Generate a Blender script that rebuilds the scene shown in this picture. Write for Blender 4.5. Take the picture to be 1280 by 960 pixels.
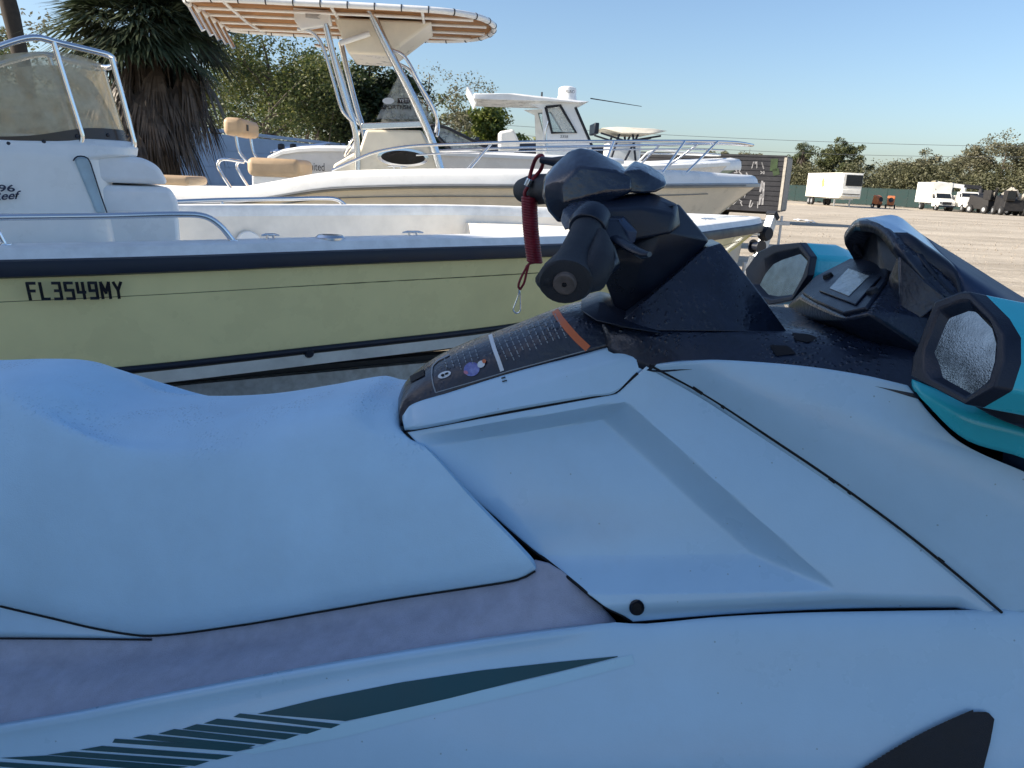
import bpy, bmesh, math, random
from mathutils import Vector, Matrix, noise
from mathutils.bvhtree import BVHTree
R = math.radians
random.seed(7)
scene = bpy.context.scene
for o in list(bpy.data.objects):
    bpy.data.objects.remove(o, do_unlink=True)

# ------------------------------------------------------------------ camera
CZ = 1.60
PITCH, ROLL, FPX = R(15.0), R(2.6), 960.0
fwd = Vector((0, math.cos(PITCH), -math.sin(PITCH)))
rt0 = Vector((1, 0, 0)); up0 = rt0.cross(fwd)
RT = rt0 * math.cos(ROLL) + up0 * math.sin(ROLL)
UP = -rt0 * math.sin(ROLL) + up0 * math.cos(ROLL)
CAM = Vector((0, 0, CZ))
cam_data = bpy.data.cameras.new('camera')
cam = bpy.data.objects.new('camera', cam_data)
scene.collection.objects.link(cam)
cam.matrix_world = Matrix(((RT.x, UP.x, -fwd.x, 0), (RT.y, UP.y, -fwd.y, 0), (RT.z, UP.z, -fwd.z, CZ), (0, 0, 0, 1)))
cam_data.sensor_width = 36.0
cam_data.lens = 36.0 * FPX / 1280.0
cam_data.clip_start = 0.05
cam_data.clip_end = 3000
scene.camera = cam

# ------------------------------------------------------------------ sky, sun, exposure
SUN_AZ = R(187)          # direction towards the sun, counter-clockwise from +X
SUN_EL = R(29)
sun_dir = Vector((math.cos(SUN_EL) * math.cos(SUN_AZ), math.cos(SUN_EL) * math.sin(SUN_AZ), math.sin(SUN_EL)))
world = bpy.data.worlds.new('World'); scene.world = world; world.use_nodes = True
wn = world.node_tree.nodes; wl = world.node_tree.links
bg = wn['Background']
sky = wn.new('ShaderNodeTexSky'); sky.sky_type = 'NISHITA'; sky.sun_disc = False
sky.sun_elevation = SUN_EL
sky.sun_rotation = R(90) - SUN_AZ
sky.air_density = 1.0; sky.dust_density = 1.4; sky.ozone_density = 3.6
wl.new(sky.outputs['Color'], bg.inputs['Color'])
bg.inputs['Strength'].default_value = 0.096
sd = bpy.data.lights.new('sun', 'SUN'); sd.energy = 5.0; sd.angle = R(0.6); sd.color = (1.0, 0.89, 0.74)
sun = bpy.data.objects.new('sun', sd); scene.collection.objects.link(sun)
sun.rotation_euler = (-sun_dir).to_track_quat('-Z', 'Y').to_euler()
scene.view_settings.view_transform = 'Standard'
scene.view_settings.look = 'None'
scene.view_settings.exposure = 1.0
scene.view_settings.gamma = 1.0
scene.render.engine = 'CYCLES'
scene.render.resolution_x = 1024; scene.render.resolution_y = 768

# ------------------------------------------------------------------ helpers
COL = scene.collection
def pray(px, py):
    return RT * ((px - 640) / FPX) + UP * ((480 - py) / FPX) + fwd
class Frame:
    """a thing's own axes: x along its length, y to its port side, z up; turns sight lines into points on its planes"""
    def __init__(s, ox, oy, deg):
        a = R(deg); s.a = a
        s.o = Vector((ox, oy, 0)); s.b = Vector((math.cos(a), math.sin(a), 0)); s.p = Vector((-math.sin(a), math.cos(a), 0))
    def loc(s, X):
        q = X - s.o; return Vector((q.dot(s.b), q.dot(s.p), q.z))
    def P(s, px, py, y):
        d = pray(px, py); t = (s.o + s.p * y - CAM).dot(s.p) / d.dot(s.p); return s.loc(CAM + d * t)
    def X(s, px, py, x):
        d = pray(px, py); t = (s.o + s.b * x - CAM).dot(s.b) / d.dot(s.b); return s.loc(CAM + d * t)
    def Z(s, px, py, z):
        d = pray(px, py); t = (z - CZ) / d.z; return s.loc(CAM + d * t)
    def N(s, px, py, c, n):
        cl = s.loc(CAM); d = pray(px, py); dl = Vector((d.dot(s.b), d.dot(s.p), d.z))
        t = (c - cl).dot(n) / dl.dot(n); return cl + dl * t
    def pix(s, q):
        w = s.o + s.b * q.x + s.p * q.y + Vector((0, 0, q.z)) - CAM
        z = w.dot(fwd); return (640 + FPX * w.dot(RT) / z, 480 - FPX * w.dot(UP) / z)
    def cam(s):
        return s.loc(CAM)
def ground_at(px, py, z=0.0):
    d = pray(px, py); t = (z - CZ) / d.z; return CAM + d * t
def depth_at(px, py, Y):
    d = pray(px, py); return CAM + d * (Y / d.y)

def link(name, data, parent=None):
    o = bpy.data.objects.new(name, data); COL.objects.link(o)
    if parent is not None: o.parent = parent
    return o
def tag(o, label=None, cat=None, group=None, kind=None):
    if label: o['label'] = label
    if cat: o['category'] = cat
    if group: o['group'] = group
    if kind: o['kind'] = kind
    return o
def thing(name, label, cat, frame=None, loc=None, rz=0.0, group=None):
    o = link(name, None)
    if frame is not None:
        o.location = frame.o; o.rotation_euler = (0, 0, frame.a)
    else:
        o.location = loc or (0, 0, 0); o.rotation_euler = (0, 0, rz)
    return tag(o, label, cat, group)

class MB:
    """collects shapes into one mesh"""
    def __init__(s): s.v = []; s.f = []
    def add(s, vs, fs):
        n = len(s.v); s.v += [Vector(q) for q in vs]; s.f += [tuple(i + n for i in f) for f in fs]; return s
    def grid(s, rows, close_u=False, close_v=False):
        n = len(rows); m = len(rows[0]); b = len(s.v)
        for r in rows: s.v += [Vector(q) for q in r]
        for i in range(n if close_v else n - 1):
            for j in range(m if close_u else m - 1):
                s.f.append((b + i * m + j, b + i * m + (j + 1) % m, b + ((i + 1) % n) * m + (j + 1) % m, b + ((i + 1) % n) * m + j))
        return s
    def box(s, c, size, rot=None):
        c = Vector(c); hx, hy, hz = size[0] / 2, size[1] / 2, size[2] / 2
        q = [Vector((x, y, z)) for z in (-hz, hz) for x, y in ((-hx, -hy), (hx, -hy), (hx, hy), (-hx, hy))]
        if rot is not None: q = [rot @ w for w in q]
        return s.add([c + w for w in q], [(3, 2, 1, 0), (4, 5, 6, 7), (0, 1, 5, 4), (1, 2, 6, 5), (2, 3, 7, 6), (3, 0, 4, 7)])
    def bar(s, a, b, w, h, upv=(0, 0, 1)):
        a = Vector(a); b = Vector(b); d = (b - a); L = d.length; d.normalize()
        u = Vector(upv); sd_ = d.cross(u)
        if sd_.length < 1e-4: sd_ = d.cross(Vector((1, 0, 0)))
        sd_.normalize(); u = sd_.cross(d)
        q = []
        for p in (a, b):
            for i, j in ((-1, -1), (1, -1), (1, 1), (-1, 1)): q.append(p + sd_ * (i * w / 2) + u * (j * h / 2))
        return s.add(q, [(0, 3, 2, 1), (4, 5, 6, 7), (0, 1, 5, 4), (1, 2, 6, 5), (2, 3, 7, 6), (3, 0, 4, 7)])
    def tube(s, pts, r, n=8, caps=True, flat=1.0, upv=None):
        pts = [Vector(p) for p in pts]; k = len(pts)
        rs = r if isinstance(r, (list, tuple)) else [r] * k
        b = len(s.v); prev = None
        for i, p in enumerate(pts):
            d = (pts[min(i + 1, k - 1)] - pts[max(i - 1, 0)]).normalized()
            if prev is None:
                a = Vector(upv) if upv else (Vector((0, 0, 1)) if abs(d.z) < .9 else Vector((1, 0, 0)))
            else: a = prev
            x = d.cross(a); 
            if x.length < 1e-5: x = d.cross(Vector((.3, .8, .5)))
            x.normalize(); y = x.cross(d).normalized(); prev = y
            for j in range(n):
                t = 2 * math.pi * j / n
                s.v.append(p + x * (math.cos(t) * rs[i]) + y * (math.sin(t) * rs[i] * flat))
        for i in range(k - 1):
            for j in range(n):
                s.f.append((b + i * n + j, b + i * n + (j + 1) % n, b + (i + 1) * n + (j + 1) % n, b + (i + 1) * n + j))
        if caps:
            s.f.append(tuple(b + j for j in range(n))[::-1]); s.f.append(tuple(b + (k - 1) * n + j for j in range(n)))
        return s
    def lathe(s, prof, c=(0, 0, 0), axis=(0, 0, 1), n=16):
        c = Vector(c); ax = Vector(axis).normalized()
        x = ax.orthogonal().normalized(); y = ax.cross(x)
        rows = [[c + ax * h + (x * math.cos(2 * math.pi * j / n) + y * math.sin(2 * math.pi * j / n)) * max(r, 1e-4) for j in range(n)] for r, h in prof]
        return s.grid(rows, close_u=True)
    def prism(s, poly, off):
        off = Vector(off); p = [Vector(q) for q in poly]; n = len(p)
        return s.add(p + [q + off for q in p], [tuple(range(n))[::-1], tuple(range(n, 2 * n))] + [(i, (i + 1) % n, n + (i + 1) % n, n + i) for i in range(n)])
    def loft(s, polys, caps=True):
        n = len(polys[0]); b = len(s.v); k = len(polys)
        for p in polys: s.v += [Vector(q) for q in p]
        for i in range(k - 1):
            for j in range(n): s.f.append((b + i * n + j, b + i * n + (j + 1) % n, b + (i + 1) * n + (j + 1) % n, b + (i + 1) * n + j))
        if caps: s.f.append(tuple(b + j for j in range(n))[::-1]); s.f.append(tuple(b + (k - 1) * n + j for j in range(n)))
        return s
    def hull(s, pts):
        bm = bmesh.new()
        for p in pts: bm.verts.new(p)
        r = bmesh.ops.convex_hull(bm, input=bm.verts)
        bmesh.ops.dissolve_limit(bm, angle_limit=R(4), verts=bm.verts, edges=bm.edges)
        bm.verts.index_update(); b = len(s.v); used = [v for v in bm.verts if v.link_faces]
        idx = {v: b + i for i, v in enumerate(used)}
        s.v += [v.co.copy() for v in used]; s.f += [tuple(idx[v] for v in f.verts) for f in bm.faces]
        bm.free(); return s
    def build(s, name, mat, parent=None, smooth=40, bevel=0.0, solid=0.0, face_to=None, segs=2, recalc=True, sub=0):
        me = bpy.data.meshes.new(name); me.from_pydata([tuple(q) for q in s.v], [], s.f); me.update()
        bm = bmesh.new(); bm.from_mesh(me)
        if recalc: bmesh.ops.recalc_face_normals(bm, faces=bm.faces)
        if face_to is not None:
            t = sum(((Vector(face_to) - f.calc_center_median()).normalized().dot(f.normal) * f.calc_area() for f in bm.faces), 0.0)
            if t < 0: bmesh.ops.reverse_faces(bm, faces=bm.faces)
        bm.to_mesh(me); bm.free()
        if smooth:
            me.polygons.foreach_set('use_smooth', [True] * len(me.polygons)); me.set_sharp_from_angle(angle=R(smooth))
        if mat is not None: me.materials.append(mat)
        o = link(name, me, parent)
        if solid:
            m = o.modifiers.new('thickness', 'SOLIDIFY'); m.thickness = solid; m.offset = -1
        if bevel:
            m = o.modifiers.new('edge', 'BEVEL'); m.width = bevel; m.segments = segs; m.limit_method = 'ANGLE'; m.angle_limit = R(25)
            m.harden_normals = False
        if sub:
            m = o.modifiers.new('sub', 'SUBSURF'); m.levels = sub; m.render_levels = sub
        return o

def cr(pts, n):
    """n points along a smooth curve through pts (chord-length Catmull-Rom)"""
    pts = [Vector(p) for p in pts]
    if len(pts) == 2: return [pts[0].lerp(pts[1], i / (n - 1)) for i in range(n)]
    t = [0.0]
    for a, b in zip(pts, pts[1:]): t.append(t[-1] + max((b - a).length, 1e-6))
    out = []; k = 0
    for i in range(n):
        x = t[-1] * i / (n - 1)
        while k < len(pts) - 2 and x > t[k + 1]: k += 1
        h = t[k + 1] - t[k]; s = (x - t[k]) / h
        def tan(j):
            if j == 0: return (pts[1] - pts[0]) / (t[1] - t[0])
            if j == len(pts) - 1: return (pts[-1] - pts[-2]) / (t[-1] - t[-2])
            return (pts[j + 1] - pts[j - 1]) / (t[j + 1] - t[j - 1])
        m0 = tan(k) * h; m1 = tan(k + 1) * h
        out.append(pts[k] * (2 * s**3 - 3 * s**2 + 1) + m0 * (s**3 - 2 * s**2 + s) + pts[k + 1] * (-2 * s**3 + 3 * s**2) + m1 * (s**3 - s**2))
    return out
def lin(pts, n):
    pts = [Vector(p) for p in pts]; t = [0.0]
    for a, b in zip(pts, pts[1:]): t.append(t[-1] + max((b - a).length, 1e-6))
    out = []; k = 0
    for i in range(n):
        x = t[-1] * i / (n - 1)
        while k < len(pts) - 2 and x > t[k + 1]: k += 1
        out.append(pts[k].lerp(pts[k + 1], (x - t[k]) / (t[k + 1] - t[k])))
    return out
def patch_rows(rows, n, m, smooth_across=True):
    g = [cr(r, n) for r in rows]
    cols = [(cr if smooth_across else lin)([r[j] for r in g], m) for j in range(n)]
    return [[cols[j][i] for j in range(n)] for i in range(m)]
def sstep(a, b, x):
    t = min(max((x - a) / (b - a), 0), 1); return t * t * (3 - 2 * t)

# ------------------------------------------------------------------ materials (all procedural)
MATS = {}
def mat(name, col, rough=.5, metal=0.0, var=.12, scale=6.0, bump=0.0, bscale=80.0, coat=0.0, spec=.5, col2=None, rvar=.1, alpha=None, trans=0.0, ior=1.45, specks=0.0, drops=0.0, dscale=160.0, stretch=None, detail=6.0):
    if name in MATS: return MATS[name]
    m = bpy.data.materials.new(name); m.use_nodes = True; nt = m.node_tree; N = nt.nodes; L = nt.links
    b = N['Principled BSDF']
    tc = N.new('ShaderNodeTexCoord'); mp = N.new('ShaderNodeMapping'); L.new(tc.outputs['Object'], mp.inputs['Vector'])
    if stretch: mp.inputs['Scale'].default_value = stretch
    nz = N.new('ShaderNodeTexNoise'); nz.inputs['Scale'].default_value = scale; nz.inputs['Detail'].default_value = detail; nz.inputs['Roughness'].default_value = .62
    L.new(mp.outputs['Vector'], nz.inputs['Vector'])
    rp = N.new('ShaderNodeValToRGB'); c = list(col)
    lo = [max(x * (1 - var), 0) for x in c]; hi = [min(x * (1 + var), 1) for x in c]
    if col2: lo = list(c); hi = list(col2)
    rp.color_ramp.elements[0].position = .32; rp.color_ramp.elements[1].position = .68
    rp.color_ramp.elements[0].color = (*lo, 1); rp.color_ramp.elements[1].color = (*hi, 1)
    L.new(nz.outputs['Fac'], rp.inputs['Fac']); L.new(rp.outputs['Color'], b.inputs['Base Color'])
    mr = N.new('ShaderNodeMapRange'); mr.inputs['From Min'].default_value = .3; mr.inputs['From Max'].default_value = .7
    mr.inputs['To Min'].default_value = max(rough - rvar, .02); mr.inputs['To Max'].default_value = min(rough + rvar, 1)
    L.new(nz.outputs['Fac'], mr.inputs['Value']); L.new(mr.outputs['Result'], b.inputs['Roughness'])
    if specks:
        vs = N.new('ShaderNodeTexVoronoi'); vs.inputs['Scale'].default_value = 26; L.new(mp.outputs['Vector'], vs.inputs['Vector'])
        sr_ = N.new('ShaderNodeMapRange'); sr_.inputs['From Min'].default_value = .035; sr_.inputs['From Max'].default_value = .05; sr_.inputs['To Min'].default_value = specks; sr_.inputs['To Max'].default_value = 0
        L.new(vs.outputs['Distance'], sr_.inputs['Value'])
        nd = N.new('ShaderNodeTexNoise'); nd.inputs['Scale'].default_value = 1.7; nd.inputs['Detail'].default_value = 9; nd.inputs['Roughness'].default_value = .75; L.new(mp.outputs['Vector'], nd.inputs['Vector'])
        dr_ = N.new('ShaderNodeMapRange'); dr_.inputs['From Min'].default_value = .5; dr_.inputs['From Max'].default_value = .75; dr_.inputs['To Max'].default_value = .22; L.new(nd.outputs['Fac'], dr_.inputs['Value'])
        c1 = N.new('ShaderNodeMix'); c1.data_type = 'RGBA'; c1.inputs[7].default_value = (.30, .36, .42, 1); L.new(dr_.outputs[0], c1.inputs[0]); L.new(rp.outputs['Color'], c1.inputs[6])
        c2 = N.new('ShaderNodeMix'); c2.data_type = 'RGBA'; c2.inputs[7].default_value = (.05, .05, .05, 1); L.new(sr_.outputs[0], c2.inputs[0]); L.new(c1.outputs[2], c2.inputs[6])
        L.new(c2.outputs[2], b.inputs['Base Color'])
    b.inputs['Metallic'].default_value = metal; b.inputs['IOR'].default_value = ior
    b.inputs['Specular IOR Level'].default_value = spec
    if coat: b.inputs['Coat Weight'].default_value = coat; b.inputs['Coat Roughness'].default_value = .12
    if trans: b.inputs['Transmission Weight'].default_value = trans
    if alpha is not None: b.inputs['Alpha'].default_value = alpha
    last = None
    if bump:
        n2 = N.new('ShaderNodeTexNoise'); n2.inputs['Scale'].default_value = bscale; n2.inputs['Detail'].default_value = 4
        L.new(mp.outputs['Vector'], n2.inputs['Vector'])
        bp = N.new('ShaderNodeBump'); bp.inputs['Strength'].default_value = bump; bp.inputs['Distance'].default_value = .004
        L.new(n2.outputs['Fac'], bp.inputs['Height']); last = bp
    if drops:
        vo = N.new('ShaderNodeTexVoronoi'); vo.inputs['Scale'].default_value = dscale; vo.inputs['Randomness'].default_value = 1.0
        L.new(mp.outputs['Vector'], vo.inputs['Vector'])
        m2 = N.new('ShaderNodeMapRange'); m2.inputs['From Min'].default_value = .1; m2.inputs['From Max'].default_value = .42
        m2.inputs['To Min'].default_value = 1; m2.inputs['To Max'].default_value = 0
        L.new(vo.outputs['Distance'], m2.inputs['Value'])
        n3 = N.new('ShaderNodeTexNoise'); n3.inputs['Scale'].default_value = 9; L.new(mp.outputs['Vector'], n3.inputs['Vector'])
        m3 = N.new('ShaderNodeMapRange'); m3.inputs['From Min'].default_value = .42; m3.inputs['From Max'].default_value = .6; L.new(n3.outputs['Fac'], m3.inputs['Value'])
        # water lies on faces that look up
        ge = N.new('ShaderNodeNewGeometry'); sx = N.new('ShaderNodeSeparateXYZ'); L.new(ge.outputs['Normal'], sx.inputs[0])
        m4 = N.new('ShaderNodeMapRange'); m4.inputs['From Min'].default_value = .35; m4.inputs['From Max'].default_value = .8; L.new(sx.outputs['Z'], m4.inputs['Value'])
        ml = N.new('ShaderNodeMath'); ml.operation = 'MULTIPLY'; L.new(m2.outputs[0], ml.inputs[0]); L.new(m3.outputs[0], ml.inputs[1])
        ml2 = N.new('ShaderNodeMath'); ml2.operation = 'MULTIPLY'; L.new(ml.outputs[0], ml2.inputs[0]); L.new(m4.outputs[0], ml2.inputs[1])
        bp2 = N.new('ShaderNodeBump'); bp2.inputs['Strength'].default_value = drops; bp2.inputs['Distance'].default_value = .003
        L.new(ml2.outputs[0], bp2.inputs['Height'])
        if last: L.new(last.outputs['Normal'], bp2.inputs['Normal'])
        mx = N.new('ShaderNodeMapRange'); mx.inputs['To Min'].default_value = rough; mx.inputs['To Max'].default_value = .08
        L.new(ml2.outputs[0], mx.inputs['Value']); L.new(mx.outputs[0], b.inputs['Roughness'])
        last = bp2
    if last: L.new(last.outputs['Normal'], b.inputs['Normal'])
    MATS[name] = m; return m
def glass(name, col=(.9, .95, .95), rough=.03, mixv=.25, dirt=.0):
    """thin pane: mostly see-through, with a reflective and slightly dirty surface"""
    if name in MATS: return MATS[name]
    m = bpy.data.materials.new(name); m.use_nodes = True; nt = m.node_tree; N = nt.nodes; L = nt.links
    out = N['Material Output']; b = N['Principled BSDF']
    b.inputs['Base Color'].default_value = (*col, 1); b.inputs['Roughness'].default_value = rough
    tr = N.new('ShaderNodeBsdfTransparent'); tr.inputs['Color'].default_value = (*[min(1, .5 + c * .5) for c in col], 1)
    mx = N.new('ShaderNodeMixShader')
    nz = N.new('ShaderNodeTexNoise'); nz.inputs['Scale'].default_value = 14; nz.inputs['Detail'].default_value = 8
    tc = N.new('ShaderNodeTexCoord'); L.new(tc.outputs['Object'], nz.inputs['Vector'])
    mr = N.new('ShaderNodeMapRange'); mr.inputs['From Min'].default_value = .35; mr.inputs['From Max'].default_value = .7
    mr.inputs['To Min'].default_value = mixv; mr.inputs['To Max'].default_value = min(mixv + dirt, 1)
    L.new(nz.outputs['Fac'], mr.inputs['Value']); L.new(mr.outputs[0], mx.inputs['Fac'])
    L.new(tr.outputs[0], mx.inputs[1]); L.new(b.outputs[0], mx.inputs[2]); L.new(mx.outputs[0], out.inputs['Surface'])
    MATS[name] = m; return m
def leafmat(name, c1, c2, c3, trans=.35):
    if name in MATS: return MATS[name]
    m = bpy.data.materials.new(name); m.use_nodes = True; nt = m.node_tree; N = nt.nodes; L = nt.links
    out = N['Material Output']; b = N['Principled BSDF']; b.inputs['Roughness'].default_value = .55
    tc = N.new('ShaderNodeTexCoord'); nz = N.new('ShaderNodeTexNoise'); nz.inputs['Scale'].default_value = 2.3; nz.inputs['Detail'].default_value = 5
    L.new(tc.outputs['Object'], nz.inputs['Vector'])
    wnz = N.new('ShaderNodeTexWhiteNoise'); vq = N.new('ShaderNodeVectorMath'); vq.operation = 'SNAP'; vq.inputs[1].default_value = (.13, .13, .13)
    L.new(tc.outputs['Object'], vq.inputs[0]); L.new(vq.outputs[0], wnz.inputs['Vector'])
    ad = N.new('ShaderNodeMath'); ad.operation = 'MULTIPLY_ADD'; ad.inputs[1].default_value = .3; L.new(wnz.outputs['Value'], ad.inputs[0]); L.new(nz.outputs['Fac'], ad.inputs[2])
    rp = N.new('ShaderNodeValToRGB'); e = rp.color_ramp.elements; e[0].position = .4; e[1].position = .9; e[0].color = (*c1, 1); e[1].color = (*c3, 1)
    mid = e.new(.62); mid.color = (*c2, 1)
    L.new(ad.outputs[0], rp.inputs['Fac']); L.new(rp.outputs['Color'], b.inputs['Base Color'])
    t = N.new('ShaderNodeBsdfTranslucent'); L.new(rp.outputs['Color'], t.inputs['Color'])
    mx = N.new('ShaderNodeMixShader'); mx.inputs['Fac'].default_value = trans
    L.new(b.outputs[0], mx.inputs[1]); L.new(t.outputs[0], mx.inputs[2]); L.new(mx.outputs[0], out.inputs['Surface'])
    MATS[name] = m; return m

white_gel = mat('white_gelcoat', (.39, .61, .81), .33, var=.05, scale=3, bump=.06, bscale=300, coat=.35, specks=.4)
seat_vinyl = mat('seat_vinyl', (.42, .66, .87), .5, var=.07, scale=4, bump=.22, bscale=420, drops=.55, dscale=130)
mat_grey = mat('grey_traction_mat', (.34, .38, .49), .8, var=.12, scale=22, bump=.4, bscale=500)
blk_pl = mat('black_plastic', (.007, .012, .026), .34, var=.3, scale=12, bump=.15, bscale=350, spec=.5)
blk_wet = mat('wet_black_plastic', (.009, .015, .032), .30, var=.3, scale=20, bump=.45, bscale=90, drops=1.0, dscale=90, coat=.25)
streak_pl = mat('rain_streaked_plastic', (.007, .014, .034), .22, var=.3, scale=20, bump=.85, bscale=55, drops=1.0, dscale=80, stretch=(1, .35, 1), coat=.7)
blk_rub = mat('black_rubber', (.011, .014, .021), .62, var=.3, scale=20, bump=.35, bscale=600)
seam_m = mat('dark_seam', (.006, .007, .01), .8)
teal = mat('teal_gelcoat', (.03, .46, .58), .3, var=.06, coat=.4)
navy = mat('dark_navy_gelcoat', (.012, .03, .075), .5, var=.12)
dk_teal_decal = mat('dark_teal_decal', (.006, .065, .09), .45, var=.1)
mirror_m = mat('mirror_glass', (.17, .20, .22), .07, metal=1, var=.3, scale=40, bump=.07, bscale=380)
steel = mat('polished_steel', (.74, .75, .77), .13, metal=1, var=.03, scale=4, rvar=.03)
alu = mat('brushed_aluminium', (.66, .69, .72), .24, metal=1, var=.03, scale=4, rvar=.03)
galv = mat('galvanised_steel', (.5, .52, .54), .5, metal=.8, var=.2, scale=20)
tyre_m = mat('tyre_rubber', (.02, .02, .021), .85, var=.3, scale=15, bump=.4)
# ------------------------------------------------------------------ ground
def ground_mat():
    m = bpy.data.materials.new('sandy_lot'); m.use_nodes = True; nt = m.node_tree; N = nt.nodes; L = nt.links; b = N['Principled BSDF']
    tc = N.new('ShaderNodeTexCoord')
    def nz(scale, detail=6, st=None, rot=0):
        mp = N.new('ShaderNodeMapping'); L.new(tc.outputs['Object'], mp.inputs['Vector'])
        if st: mp.inputs['Scale'].default_value = st
        mp.inputs['Rotation'].default_value = (0, 0, rot)
        n = N.new('ShaderNodeTexNoise'); n.inputs['Scale'].default_value = scale; n.inputs['Detail'].default_value = detail; n.inputs['Roughness'].default_value = .65
        L.new(mp.outputs['Vector'], n.inputs['Vector']); return n.outputs['Fac']
    r1 = N.new('ShaderNodeValToRGB'); e = r1.color_ramp.elements
    e[0].position = .3; e[0].color = (.36, .315, .25, 1); e[1].position = .7; e[1].color = (.56, .495, .40, 1)
    L.new(nz(.35, 9), r1.inputs['Fac'])
    # wheel tracks run across the lot
    r2 = N.new('ShaderNodeValToRGB'); e = r2.color_ramp.elements
    e[0].position = .36; e[0].color = (.60, .57, .53, 1); e[1].position = .56; e[1].color = (1, 1, 1, 1)
    L.new(nz(1.0, 5, (.035, .55, 1), R(-6)), r2.inputs['Fac'])
    mx = N.new('ShaderNodeMix'); mx.data_type = 'RGBA'; mx.blend_type = 'MULTIPLY'; mx.inputs[0].default_value = .75
    L.new(r1.outputs[0], mx.inputs[6]); L.new(r2.outputs[0], mx.inputs[7])
    r3 = N.new('ShaderNodeValToRGB'); e = r3.color_ramp.elements
    e[0].position = .33; e[0].color = (.68, .66, .63, 1); e[1].position = .6; e[1].color = (1, 1, 1, 1); L.new(nz(9, 8), r3.inputs['Fac'])
    mx2 = N.new('ShaderNodeMix'); mx2.data_type = 'RGBA'; mx2.blend_type = 'MULTIPLY'; mx2.inputs[0].default_value = .6
    L.new(mx.outputs[2], mx2.inputs[6]); L.new(r3.outputs[0], mx2.inputs[7])
    L.new(mx2.outputs[2], b.inputs['Base Color']); b.inputs['Roughness'].default_value = .95
    bp = N.new('ShaderNodeBump'); bp.inputs['Strength'].default_value = .8; bp.inputs['Distance'].default_value = .05
    L.new(nz(5, 10), bp.inputs['Height']); L.new(bp.outputs['Normal'], b.inputs['Normal'])
    return m
rows = []
xs = [-900, -400, -200, -100] + [-60 + 4 * i for i in range(31)] + [100, 160, 250, 400, 900]
ys = [-600, -200, -60, -20] + [-8 + 3 * i for i in range(36)] + [110, 125, 150, 200, 400, 1500]
for y in ys:
    rows.append([Vector((x, y, .05 * noise.noise(Vector((x * .05, y * .07, 0))) * (1 if 12 < y < 100 and abs(x) < 70 else 0))) for x in xs])
g = MB().grid(rows).build('ground', ground_mat(), None, 60, face_to=(0, 0, 5), recalc=False)
tag(g, 'pale sandy gravel lot with wheel tracks', 'ground', kind='structure')
# unseen building added left of the view so its shadow covers the jet ski
shed_m = mat('pale_stucco', (.55, .54, .5), .8, var=.1, scale=2, bump=.3, bscale=40)
sh = thing('added_shade_building', 'unseen pale stucco building with flat roof, added to shade the jet ski', 'building', loc=(-9.5, -1.9, 0))
MB().box((0, 0, 3.4), (4, 11, 6.8)).build('wall', shed_m, sh, 30, bevel=.02)
MB().box((0, 0, 6.9), (4.2, 11.2, .22)).build('roof', mat('roof_metal', (.35, .36, .37), .5, metal=.4), sh, 30, bevel=.02)
for y in (-3, 0.5): MB().box((2.02, y, 1.5), (.08, 2.6, 2.9)).build('roller_door', mat('roller_door', (.5, .52, .53), .5, var=.1, stretch=(1, 1, 20)), sh, 30)
# ------------------------------------------------------------------ jet ski
JF = Frame(0.0, 1.6, -5)
jet = thing('jet_ski', 'bluish white and teal jet ski with black handlebars and two teal mirrors', 'jet ski', JF)
jc = JF.cam()
JSURF = []                                    # surfaces that decals and seams are laid on
def jp(l): return [JF.P(*q) for q in l]
def mirror_y(rows): return [[Vector((q.x, -q.y, q.z)) for q in r] for r in rows]
def jbuild(rows, name, m, solid=.012, both=True, smooth=50, surf=True):
    if surf:
        b = MB().grid(rows); JSURF.append(BVHTree.FromPolygons(b.v, b.f))
    out = [MB().grid(rows).build(name, m, jet, smooth, solid=solid, face_to=jc, recalc=False)]
    if both:
        out.append(MB().grid(mirror_y(rows)).build(name, m, jet, smooth, solid=solid, face_to=(jc.x, -jc.y, jc.z), recalc=False))
    return out
def on_jet(px, py, lift=.0015):
    d = pray(px, py); dl = Vector((d.dot(JF.b), d.dot(JF.p), d.z)).normalized(); best = None
    for t in JSURF:
        h = t.ray_cast(jc, dl)
        if h[0] is not None and (best is None or h[3] < best[3]): best = h
    if best is None: return None
    n = best[1] if best[1].dot(dl) < 0 else -best[1]
    return best[0] + n * lift
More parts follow.
